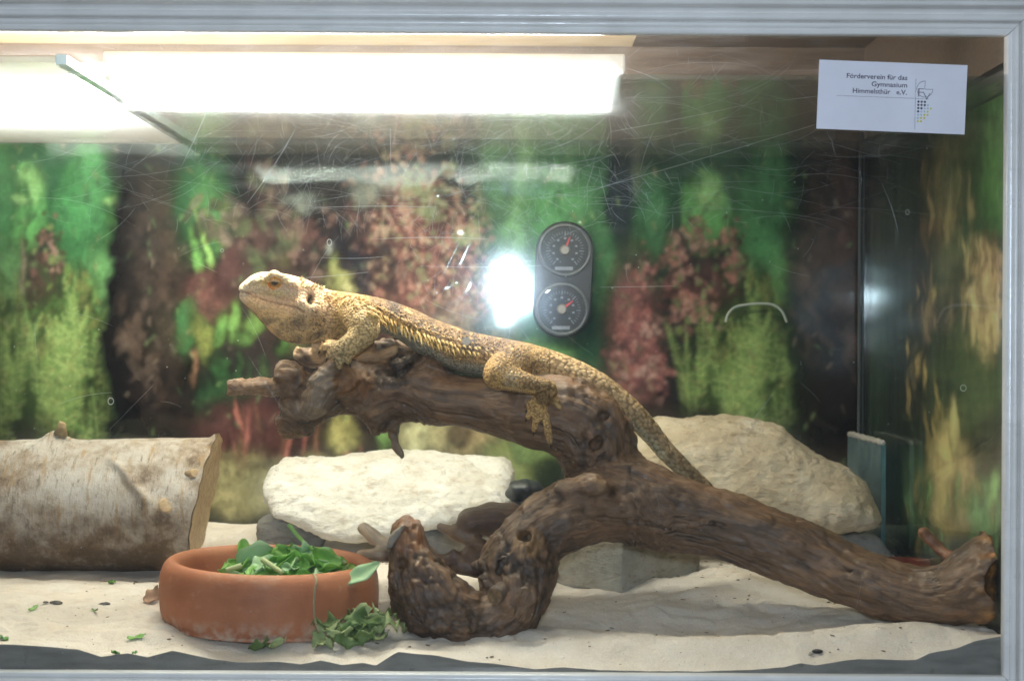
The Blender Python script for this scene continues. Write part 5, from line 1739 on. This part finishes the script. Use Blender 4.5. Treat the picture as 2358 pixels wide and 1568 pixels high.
# colouring
tint = np.empty((len(v), 3)); tint[:] = la((158, 124, 72))
n_big = fbm(v * 45, 4, 71); n_fine = fbm(v * 190, 3, 75, .6)
spine_y = np.interp(px, [549, 620, 700, 760, 830, 914, 1000, 1080, 1168, 1230, 1307, 1387, 1457, 1507, 1557, 1645], [660, 626, 640, 668, 678, 708, 740, 766, 786, 797, 825, 861, 919, 969, 1037, 1127])
belly_y = np.interp(px, [549, 567, 621, 681, 761, 830, 914, 964, 1014, 1054, 1114, 1220, 1267, 1347, 1407, 1453, 1507, 1557, 1599], [675, 701, 765, 791, 783, 776, 764, 798, 842, 864, 866, 880, 887, 915, 949, 983, 1037, 1085, 1121])
hgt = np.clip((py - spine_y) / np.maximum(belly_y - spine_y, 8), 0, 1.2)
trunk_m = sstep(835, 860, px) * (1 - sstep(1150, 1240, px)) * (1 - legm)
blend(trunk_m * (1 - sstep(.45, .62, hgt)), (122, 94, 62))
blend(trunk_m * (1 - sstep(.40, .55, hgt)) * sstep(.0, .35, n_big + .25 * np.sin(px / 14.)), (70, 57, 47), .85)
blend(trunk_m * (1 - sstep(.45, .58, hgt)) * sstep(.15, .5, n_fine), (188, 146, 88), .8)
blend(trunk_m * np.exp(-((hgt - .52) / .10) ** 2), (140, 108, 54), .75)
blend(trunk_m * np.exp(-((hgt - .70) / .07) ** 2) * sstep(-.2, .3, n_big), (94, 78, 56), .7)
blend(trunk_m * sstep(.66, .80, hgt), (150, 140, 108), .85)
blend(tailm * (1 - sstep(.3, .7, hgt)), (164, 134, 88)); blend(tailm * sstep(.5, .8, hgt), (166, 152, 108))
blend(tailm * sstep(1470, 1640, px), (104, 82, 50), .8)
blend(tailm * sstep(.1, .5, fbm(gS * np.array([70, 6, 6]), 2, 5)), (120, 98, 64), .45)
blend(legm * (px > 1100), (160, 122, 66)); blend(legm * (px > 1100) * sstep(0, .4, n_big), (98, 74, 42), .8)
blend(legm * (px < 900), (176, 146, 92)); blend(legm * (px < 900) * sstep(0.05, .4, n_big) * sstep(720, 760, py), (120, 104, 70), .6)
hm = sstep(775, 745, px)
blend(hm, (206, 166, 118))
blend(hm * (1 - sstep(640, 672, py)) * sstep(720, 640, px), (204, 168, 116), .8)
blend(hm * sstep(655, 640, py) * (px < 610), (204, 180, 140), .8)
blend(hm * sstep(690, 730, py + (px - 640) * -.25), (190, 150, 90), .9)
blend(hm * sstep(700, 750, py) * sstep(-.15, .25, fbm(np.stack([v[:, 0] * 60 + v[:, 2] * 60, v[:, 1] * 50, v[:, 2] * 150 - v[:, 0] * 90], 1), 4, 83)), (92, 76, 56), .75)
blend(np.exp(-(((px - 600) / 34) ** 2 + ((py - 708) / 12) ** 2)) * sstep(-.2, .2, n_fine), (128, 118, 104), .6)
blend(np.exp(-(((px - 690) / 30) ** 2 + ((py - 748) / 16) ** 2)) * sstep(-.1, .2, n_big + n_fine), (66, 56, 46), .7)
blend(np.exp(-(((px - 668) / 34) ** 2 + ((py - 668) / 9) ** 2)), (196, 164, 130), .5)
blend(np.exp(-(((px - 640) / 26) ** 2 + ((py - 675) / 7) ** 2)), (206, 186, 110), .6)
blend(np.exp(-(((px - 612) / 16) ** 2 + ((py - 650) / 8) ** 2)) * side, (202, 160, 64), .8)
ering = np.hypot((px - 634) / 1.15, py - 651)
blend((1 - sstep(12, 16, ering)) * side, (214, 138, 52), .9)
blend(mouth * side, (124, 84, 56), .75); blend(ear * (v[:, 1] < .135) * 1.2, (26, 20, 16), .97); blend(ear * (v[:, 1] > .15) * 1.2, (26, 20, 16), .97)
blend(fold_ * side * .5, (96, 80, 54), .8)
blend(sstep(545, 560, 575 - (px - 549) * 1.2) * hm * .5, (212, 196, 160), .5)
toem = np.clip(sum(near(ch, .005) for ch in toes), 0, 1); blend(toem, (176, 136, 76), .7)
tint *= (np.array([1.52, 1.60, 2.02])[None, :]) * (1 + 0.14 * n_fine + .12 * n_big)[:, None]
set_col(bod, "tint", np.clip(tint, 0.004, .9), np.clip(1 - .65 * headm, 0, 1))
BV = BVHTree.FromPolygons([tuple(q_) for q_ in v], [tuple(q_) for q_ in f])
CAMP = Vector((0, -D, ZC))


def hit(px_, py_, far=False):
    w = PV(px_, py_, .15)
    d_ = (w - CAMP).normalized()
    if far:
        r_ = BV.ray_cast(w + d_ * .25, -d_)
    else:
        r_ = BV.ray_cast(CAMP, d_)
    return r_[0], r_[1]


# spines
V, F, CC = [], [], []


def spine(px_, py_, L_, w, dirP, out=0.5, col=(206, 160, 72), far=False, bend=0.25):
    p0, n0 = hit(px_, py_, far)
    if p0 is None: return
    dp = Vector((dirP[0], 0, -dirP[1])).normalized()
    ax = (dp * (1 - out) + n0 * out).normalized()
    tip = p0 + ax * L_ + Vector((0, 0, -1)) * L_ * bend * .4
    mid = p0 + ax * L_ * .5
    base = p0 - n0 * w * .5
    u = ax.orthogonal().normalized(); w_ = ax.cross(u)
    o_ = len(V)
    for k_, (c_, r_) in enumerate(((base, w), (mid, w * .62))):
        for j in range(6):
            V.append(c_ + (u * math.cos(j * math.pi / 3) + w_ * math.sin(j * math.pi / 3)) * r_); CC.append(la(col) * (.8 + .2 * k_))
    V.append(tip); CC.append(la(tuple(min(255, q_ + 18) for q_ in col)))
    for j in range(6):
        a, b_ = o_ + j, o_ + (j + 1) % 6
        F.append((a, b_, b_ + 6, a + 6)); F.append((a + 6, b_ + 6, o_ + 12))


rz = random.Random(5)
fr1 = smooth_poly([(846, 712), (865, 724), (900, 742), (950, 766), (990, 782), (1030, 796), (1075, 806), (1130, 812)], 300)
def along(poly, n_): return [poly[int(i_)] for i_ in np.linspace(0, len(poly) - 1, n_)]
for far in (False, True):
    for row, (off, n_, L_) in enumerate(((2, 30, .0080), (-8, 32, .0062), (8, 22, .0060), (-20, 40, .0030))):
        for q_ in along(fr1, n_):
            fade = 1 - .55 * sstep(980, 1130, q_[0])
            if row == 2 and q_[0] > 960: continue
            spine(q_[0] + rz.uniform(-3, 3), q_[1] + off + rz.uniform(-2, 2), L_ * fade * rz.uniform(.8, 1.2), .0012, (.45, .75), .42, ((218, 182, 112) if rz.random() < .65 else (184, 146, 82)) if row < 3 else (176, 138, 84), far)
    for k in range(150):                                                            # small dorsal points
        x_ = rz.uniform(855, 1220); y_ = np.interp(x_, [849, 914, 1000, 1080, 1168, 1230], [690, 710, 742, 768, 788, 799]) + rz.uniform(2, 30)
        spine(x_, y_, rz.uniform(.0012, .0022), .0007, (.8, -.2), .6, rz.choice([(190, 150, 96), (150, 116, 72), (100, 80, 58)]), far)
    for k in range(22):                                                             # crown and nape
        x_ = rz.uniform(690, 744); y_ = np.interp(x_, [690, 740], [643, 664]) + rz.uniform(0, 16)
        spine(x_, y_, rz.uniform(.0022, .0042), .0009, (.7, -.7), .45, (222, 190, 138), far, -.2)
    for k in range(60):                                                             # neck and shoulder
        x_ = rz.uniform(745, 850); y_ = np.interp(x_, [745, 790, 829, 850], [668, 680, 682, 692]) + abs(rz.gauss(0, 16)) + 2
        spine(x_, y_, rz.uniform(.0016, .0030), .0009, (.9, -.1), .5, rz.choice([(206, 170, 110), (190, 150, 84)]), far)
    for k in range(44):                                                             # behind the jaw and on the beard
        x_ = rz.uniform(716, 752); y_ = rz.uniform(690, 760)
        spine(x_, y_, rz.uniform(.0018, .0034), .0009, (.9, .35), .4, rz.choice([(206, 156, 104), (176, 140, 96), (110, 88, 62)]), far)
    for k in range(80):
        x_ = rz.uniform(640, 735); y_ = rz.uniform(722, 786)
        spine(x_, y_, rz.uniform(.0012, .0022), .0005, (.6, .8), .35, rz.choice([(176, 136, 74), (110, 86, 52), (150, 124, 82)]), far)
for k in range(60):                                                                 # thigh and tail edge
    x_ = rz.uniform(1140, 1205); y_ = rz.uniform(806, 890)
    spine(x_, y_, rz.uniform(.0010, .0018), .0006, (.6, .4), .5, rz.choice([(190, 148, 76), (140, 104, 56)]))
for k in range(20):
    spine(1150 + k * 4.2, np.interp(1150 + k * 4.2, [1140, 1174, 1222], [884, 892, 900]), .0022, .0006, (.2, 1), .3, (196, 154, 84))
spn = mesh_obj("spines", V, F, None, liz, smooth=False)
set_col(spn, "tint", np.array(CC))
t = NT("spine_horn"); M_spine = t.set(t.attr("tint"), 0.5, None, 0.4); spn.data.materials.append(M_spine)
tag(spn, kind="stuff")
# eyes
M_iris = NT("eye_ball"); co = M_iris.n('ShaderNodeTexCoord').outputs['Object']
ln = M_iris.n('ShaderNodeVectorMath', operation='LENGTH'); 
sep = M_iris.n('ShaderNodeSeparateXYZ'); M_iris.link(co, sep.inputs[0])
cx = M_iris.n('ShaderNodeCombineXYZ'); M_iris.link(sep.outputs['X'], cx.inputs[0]); M_iris.link(sep.outputs['Z'], cx.inputs[2])
M_iris.link(cx.outputs[0], ln.inputs[0])
cc_ = M_iris.ramp(M_iris.math('MULTIPLY', ln.outputs['Value'], 100), [(0.0, (0.004, 0.004, 0.006)), (0.17, (0.006, 0.006, 0.008)), (0.21, (0.12, 0.075, 0.035)), (0.28, (0.26, 0.13, 0.04)), (0.38, (0.62, 0.27, 0.05))])
M_iris = M_iris.set(cc_, 0.08, None, 0.6, Coat_Weight=0.8, Coat_Roughness=0.03)
M_lid = simple_mat("eyelid", lin(240, 136, 34), 0.55, 0.2, 400, 0.4)
for far in (False, True):
    p0, n0 = hit(634, 651.5, far)
    bm = bmesh.new(); bmesh.ops.create_uvsphere(bm, u_segments=28, v_segments=18, radius=.0050)
    eye = bm_obj("eye", bm, M_iris, liz, True)
    eye.location = p0 - n0 * .0016
    # eyelid ring
    pts = []
    for k in range(29):
        a = 2 * math.pi * k / 28
        pts.append(np.array(p0) + np.array([.0055 * math.cos(a), (-.0001 if not far else .0001), .0052 * math.sin(a) + .0002]))
    v_, f_ = tube_arrays(pts, [.0010 + .0005 * max(0, math.sin(2 * math.pi * k / 28)) for k in range(29)], 8, cap=False)
    mesh_obj("eyelid", v_, f_, M_lid, liz)
# claws
M_claw = simple_mat("claw", (0.03, 0.022, 0.016), 0.35)
for ch in toes + ffing:
    a, b_ = P(*ch[-2][:3]), P(*ch[-1][:3])
    d_ = (b_ - a) / np.linalg.norm(b_ - a)
    w = [b_, b_ + d_ * .002 + [0, 0.0002, -.0003], b_ + d_ * .0038 + [0, .0006, -.0012]]
    v_, f_ = tube_arrays(w, [.0011, .0008, .0002], 8)
    mesh_obj("claw", v_, f_, M_claw, liz)

# shed-skin flake on the flank
p0, n0 = hit(1073, 789)
bm = bmesh.new()
for k in range(7):
    a = k * 2 * math.pi / 7
    bm.verts.new(p0 + n0 * .0015 + Vector((math.cos(a) * .0034 * (1 + .15 * math.sin(k * 3)), 0.0004 * math.sin(k), math.sin(a) * .0034)))
bm.faces.new(bm.verts[:])
r_ = bmesh.ops.extrude_face_region(bm, geom=bm.faces[:])
for q_ in [g_ for g_ in r_['geom'] if isinstance(g_, bmesh.types.BMVert)]: q_.co += n0 * .0004
bm_obj("skin_flake", bm, simple_mat("shed_skin", (0.56, 0.50, 0.42), .7), liz)

# ------------------------------------------------------------------ gauge on the rear pane
gauge = empty("thermo_hygrometer")
tag(gauge, "black double dial gauge fixed to the rear pane above the lizard", "gauge")
M_gblack = simple_mat("gauge_black", (0.006, 0.006, 0.008), 0.5)
M_gface = simple_mat("gauge_face", (0.008, 0.009, 0.012), 0.5)
M_bezel = simple_mat("gauge_bezel", (0.085, 0.09, 0.095), 0.3)
M_mark = simple_mat("dial_print", (0.20, 0.21, 0.25), 0.5)
M_red = simple_mat("needle_red", (0.55, 0.03, 0.03), 0.45)
M_brass = simple_mat("needle_hub", (0.22, 0.19, 0.15), 0.35)
gd = YB - 0.0005
ca, cb = PV(1300, 578, gd), PV(1293, 713, gd)
rg = R(66, gd)
axis = (cb - ca).normalized(); sidev = Vector((axis.z, 0, -axis.x))
outl = []
for k in range(33):
    a = math.pi * k / 32
    outl.append(ca + (-axis * math.sin(a) + sidev * math.cos(a)) * rg)
for k in range(33):
    a = math.pi * k / 32
    outl.append(cb + (axis * math.sin(a) - sidev * math.cos(a)) * rg)
bm = bmesh.new()
fb = [bm.verts.new(q_) for q_ in outl]; ff = [bm.verts.new(q_ + Vector((0, -.012, 0))) for q_ in outl]
mid = (ca + cb) / 2
fi = [bm.verts.new(mid + (q_ - mid) * .965 + Vector((0, -.0135, 0))) for q_ in outl]
n_ = len(outl)
for k in range(n_):
    bm.faces.new((fb[k], fb[(k + 1) % n_], ff[(k + 1) % n_], ff[k])); bm.faces.new((ff[k], ff[(k + 1) % n_], fi[(k + 1) % n_], fi[k]))
bm.faces.new(fi); bm.faces.new(fb[::-1])
bm_obj("housing", bm, M_gblack, gauge)
for c_, nang in ((ca, math.radians(70)), (cb, math.radians(38))):
    fy = c_.y - .0138
    pts = [(c_.x + R(57, gd) * math.cos(a), fy - .0012, c_.z + R(57, gd) * math.sin(a)) for a in np.linspace(0, 2 * math.pi, 49)]
    v_, f_ = tube_arrays(pts, .0016, 8, cap=False); dial = mesh_obj("dial", v_, f_, M_bezel, gauge)
    bm = bmesh.new(); bmesh.ops.create_circle(bm, cap_ends=True, radius=R(56, gd), segments=48, matrix=Matrix.Translation((c_.x, fy - .0004, c_.z)) @ Matrix.Rotation(math.pi / 2, 4, 'X'))
    bm_obj("dial_face", bm, M_gface, dial)
    bm = bmesh.new()
    for k in range(31):
        a = math.radians(-50 + 280 * k / 30); r0_, r1_ = R(36 if k % 5 else 33, gd), R(43, gd)
        w_ = .00022 if k % 5 else .0004
        dx_, dz_ = math.cos(a), math.sin(a)
        bm.faces.new([bm.verts.new((c_.x + dx_ * r_ - dz_ * s_ * w_, fy - .0008, c_.z + dz_ * r_ + dx_ * s_ * w_)) for r_, s_ in ((r0_, -1), (r1_, -1), (r1_, 1), (r0_, 1))])
    for k in range(9):
        a = math.radians(-50 + 280 * k / 8)
        add_box(bm, (c_.x + math.cos(a) * R(27, gd) - .0012, fy - .0009, c_.z + math.sin(a) * R(27, gd) - .0009), (c_.x + math.cos(a) * R(27, gd) + .0012, fy - .0007, c_.z + math.sin(a) * R(27, gd) + .0009))
    add_box(bm, (c_.x - .010, fy - .0010, c_.z - R(46, gd)), (c_.x + .008, fy - .0007, c_.z - R(38, gd)))
    bm_obj("dial_print", bm, M_mark, dial)
    bm = bmesh.new(); dx_, dz_ = math.cos(nang), math.sin(nang)
    vs = [bm.verts.new((c_.x + dx_ * r_ - dz_ * w_, fy - .0016, c_.z + dz_ * r_ + dx_ * w_)) for r_, w_ in ((R(5, gd), -.0011), (R(32, gd), -.0005), (R(32, gd), .0005), (R(5, gd), .0011))]
    fc = bm.faces.new(vs); e_ = bmesh.ops.extrude_face_region(bm, geom=[fc])
    for q_ in e_['geom']:
        if isinstance(q_, bmesh.types.BMVert): q_.co.y += .0004
    bm_obj("needle", bm, M_red, dial)
    bm = bmesh.new(); bmesh.ops.create_cone(bm, cap_ends=True, segments=20, radius1=R(12, gd), radius2=R(9, gd), depth=.002, matrix=Matrix.Translation((c_.x, fy - .002, c_.z)) @ Matrix.Rotation(math.pi / 2, 4, 'X'))
    bm_obj("needle_hub", bm, M_brass, dial)
    bm = bmesh.new(); bmesh.ops.create_cone(bm, cap_ends=True, segments=40, radius1=R(55, gd), radius2=R(50, gd), depth=.0006, matrix=Matrix.Translation((c_.x, fy - .0042, c_.z)) @ Matrix.Rotation(math.pi / 2, 4, 'X'))
    bm_obj("dial_glass", bm, M_glass_clear, dial)

# clear plastic loop on the rear pane
pts = smooth_poly(np.array([P(a, b_, YB - .006) for a, b_ in [(1671, 742), (1676, 724), (1690, 709), (1715, 702), (1750, 699), (1780, 702), (1800, 716), (1812, 742)]]), 40)
v_, f_ = tube_arrays(pts, R(3.2, .47), 8)
o = mesh_obj("plastic_loop", v_, f_, NT("clear_plastic").set((0.62, 0.66, 0.60), 0.06, None, 0.8, Transmission_Weight=0.6, IOR=1.45))
tag(o, "thin shiny curved plastic loop on the rear pane beside the gauge", "loop")

# bluish glass plate leaning on the side wall
t = NT("plate_glass")
lw = t.n('ShaderNodeLayerWeight', Blend=0.5)
Fm = t.math('ADD', t.math('MULTIPLY', t.math('POWER', lw.outputs['Facing'], 4.0), 0.7), 0.06)
tr = t.n('ShaderNodeBsdfTransparent', Color=(0.72, 0.86, 0.86, 1)); gl = t.n('ShaderNodeBsdfGlossy', Roughness=0.03)
df = t.n('ShaderNodeBsdfDiffuse', Color=(0.30, 0.40, 0.42, 1))
mx = t.n('ShaderNodeMixShader'); t.link(Fm, mx.inputs[0]); t.link(tr.outputs[0], mx.inputs[1]); t.link(gl.outputs[0], mx.inputs[2])
m2 = t.n('ShaderNodeMixShader'); t.link(t.ramp(t.noise(t.obj(), 40, 4), [(0.3, (0.10, 0.10, 0.10)), (0.75, (0.34, 0.34, 0.34))]), m2.inputs[0]); t.link(mx.outputs[0], m2.inputs[1]); t.link(df.outputs[0], m2.inputs[2])
t.link(m2.outputs[0], t.o.inputs[0])
plate = empty("glass_plate")
tag(plate, "upright bluish glass plate with crusted top edge against the side wall", "glass plate")
bm = bmesh.new(); add_box(bm, (.3350, .322, .02), (.3395, .462, .1385)); bm_obj("plate_pane", bm, t.m, plate)
pts = [(.3372, y_, .1398 + .0006 * math.sin(y_ * 300)) for y_ in np.linspace(.322, .462, 40)]
v_, f_ = tube_arrays(pts, [.0022 + .0010 * abs(math.sin(k * 1.7)) for k in range(40)], 8)
mesh_obj("crust_edge", v_, f_, simple_mat("lime_crust", (0.38, 0.35, 0.31), .8), plate)
bm = bmesh.new(); add_box(bm, (.3352, .3195, .02), (.3393, .3218, .138)); bm_obj("plate_edge", bm, simple_mat("plate_edge_glass", (0.05, 0.12, 0.12), .2), plate)

# red-brown dish mostly hidden behind the driftwood
dc = P(2085, 1312, .20)
prs = smooth_poly([(0.0, -.016), (.036, -.016), (.044, -.008), (.0475, .002), (.0465, .0045), (.0445, .0035), (.040, -.006), (.03, -.012), (0.0, -.012)], 34)
V, F = [], []
n = 64
for r_, z_ in prs:
    for j in range(n):
        a = 2 * math.pi * j / n
        V.append((dc[0] + max(r_, 1e-4) * math.cos(a), dc[1] + max(r_, 1e-4) * math.sin(a), dc[2] + z_))
for i_ in range(len(prs) - 1):
    for j in range(n): F.append((i_ * n + j, i_ * n + (j + 1) % n, (i_ + 1) * n + (j + 1) % n, (i_ + 1) * n + j))
o = mesh_obj("glazed_dish", V, F, simple_mat("brown_glaze", (0.075, 0.016, 0.009), .15, .2, 40, .05))
tag(o, "glazed red-brown dish half hidden behind the low end of the driftwood", "dish")

# ------------------------------------------------------------------ paper card on the front glass
card = empty("paper_card")
tag(card, "white paper card with German text and dot emblem stuck on the glass", "card")
TL = P(1887, 138, -.0008); TRc = P(2228, 151, -.0008)
K = 0.275 / S
exv = Vector(TRc - TL); exv.y = 0; exv.normalize()
eyv = Vector((exv.z, 0, -exv.x))
if eyv.z > 0: eyv = -eyv
K = (Vector(TRc) - Vector(TL)).length / 1239.0
def CP(u, v_, y=0.0): return Vector(TL) + exv * (u * K) + eyv * (v_ * K) + Vector((0, y, 0))
bm = bmesh.new()
ring = []
for y in (0.0, .0003):
    ring.append([bm.verts.new(CP(u, v_, y)) for u, v_ in ((0, 0), (1239, 0), (1236, 579), (-4, 576))])
bm.faces.new(ring[0]); bm.faces.new(ring[1][::-1])
for k in range(4): bm.faces.new((ring[0][k], ring[0][(k + 1) % 4], ring[1][(k + 1) % 4], ring[1][k]))
bm_obj("paper", bm, simple_mat("paper", (0.74, 0.72, 0.78), .6, .05, 30, .05), card)
M_ink = simple_mat("ink", (0.030, 0.024, 0.060), .6)
M_ink_l = simple_mat("ink_grey", (0.16, 0.16, 0.18), .6)
M_ink_y = simple_mat("ink_yellow", (0.62, 0.58, 0.03), .6)
M_ink_b = simple_mat("ink_blue", (0.42, 0.54, 0.62), .6)


def text(s_, u_right, v_base, width, cap, m, bold=0.012, align='RIGHT', name="lettering"):
    cu = bpy.data.curves.new(name, 'FONT')
    cu.body = s_; cu.size = 1.0; cu.align_x = 'LEFT'; cu.offset = bold; cu.resolution_u = 4
    to = bpy.data.objects.new(name + "_src", cu)
    COL.objects.link(to)
    bpy.context.view_layer.update()
    me = bpy.data.meshes.new_from_object(to.evaluated_get(bpy.context.evaluated_depsgraph_get()))
    bpy.data.objects.remove(to)
    co_ = np.array([q_.co[:] for q_ in me.vertices])
    x0_, x1_ = co_[:, 0].min(), co_[:, 0].max()
    cap0 = 0.70
    sx = width / (x1_ - x0_)
    sy = cap / cap0
    for q_ in me.vertices:
        u = (q_.co.x - x1_) * sx + u_right
        q_.co = CP(u, v_base - q_.co.y * sy, -.00025)
    me.materials.append(m)
    o = bpy.data.objects.new(name, me); COL.objects.link(o); o.parent = card
    return o


text("Förderverein für das", 740, 144, 507, 40, M_ink)
text("Gymnasium", 740, 206, 297, 40, M_ink)
text("Himmelsthür   e.V.", 740, 266, 452, 40, M_ink)
text("F", 882, 278, 48, 72, M_ink_l, -.012)
text("V", 938, 304, 60, 62, M_ink_l, -.012)


def stroke(pts, w, m, name="line"):
    v_, f_ = tube_arrays([np.array(CP(u, q_, -.00012)) for u, q_ in pts], w * K, 4)
    mesh_obj(name, v_, f_, m, card, smooth=False)


stroke([(157, 294), (500, 294), (924, 294)], 1.4, M_ink_l)
stroke([(812, 128), (814, 340), (818, 553)], 1.4, M_ink_l)
arc = [(890 + 67 * math.cos(a), 213 - 67 * math.sin(a)) for a in np.linspace(math.pi / 2, 2 * math.pi, 40)]
stroke(arc + [(890, 213.5)], 2.0, M_ink_l, "emblem_ring")
stroke([(890, 213), (890, 180), (890, 146)], 2.0, M_ink_l, "emblem_ring")
for r_, row in enumerate(["DDD", "DDDb", "DDbbY", "DbbY", "bbYY", "bYY", "YY"]):
    for c_, ch in enumerate(row):
        bm = bmesh.new()
        bmesh.ops.create_circle(bm, cap_ends=True, radius=(9.5 if ch == 'D' else 8.5) * K, segments=16, matrix=Matrix.Translation(CP(840 + 26.6 * c_, 320 + 27.2 * r_, -.00025)) @ Matrix.Rotation(math.pi / 2, 4, 'X'))
        bm_obj("emblem_dot", bm, {'D': M_ink, 'b': M_ink_b, 'Y': M_ink_y}[ch], card)
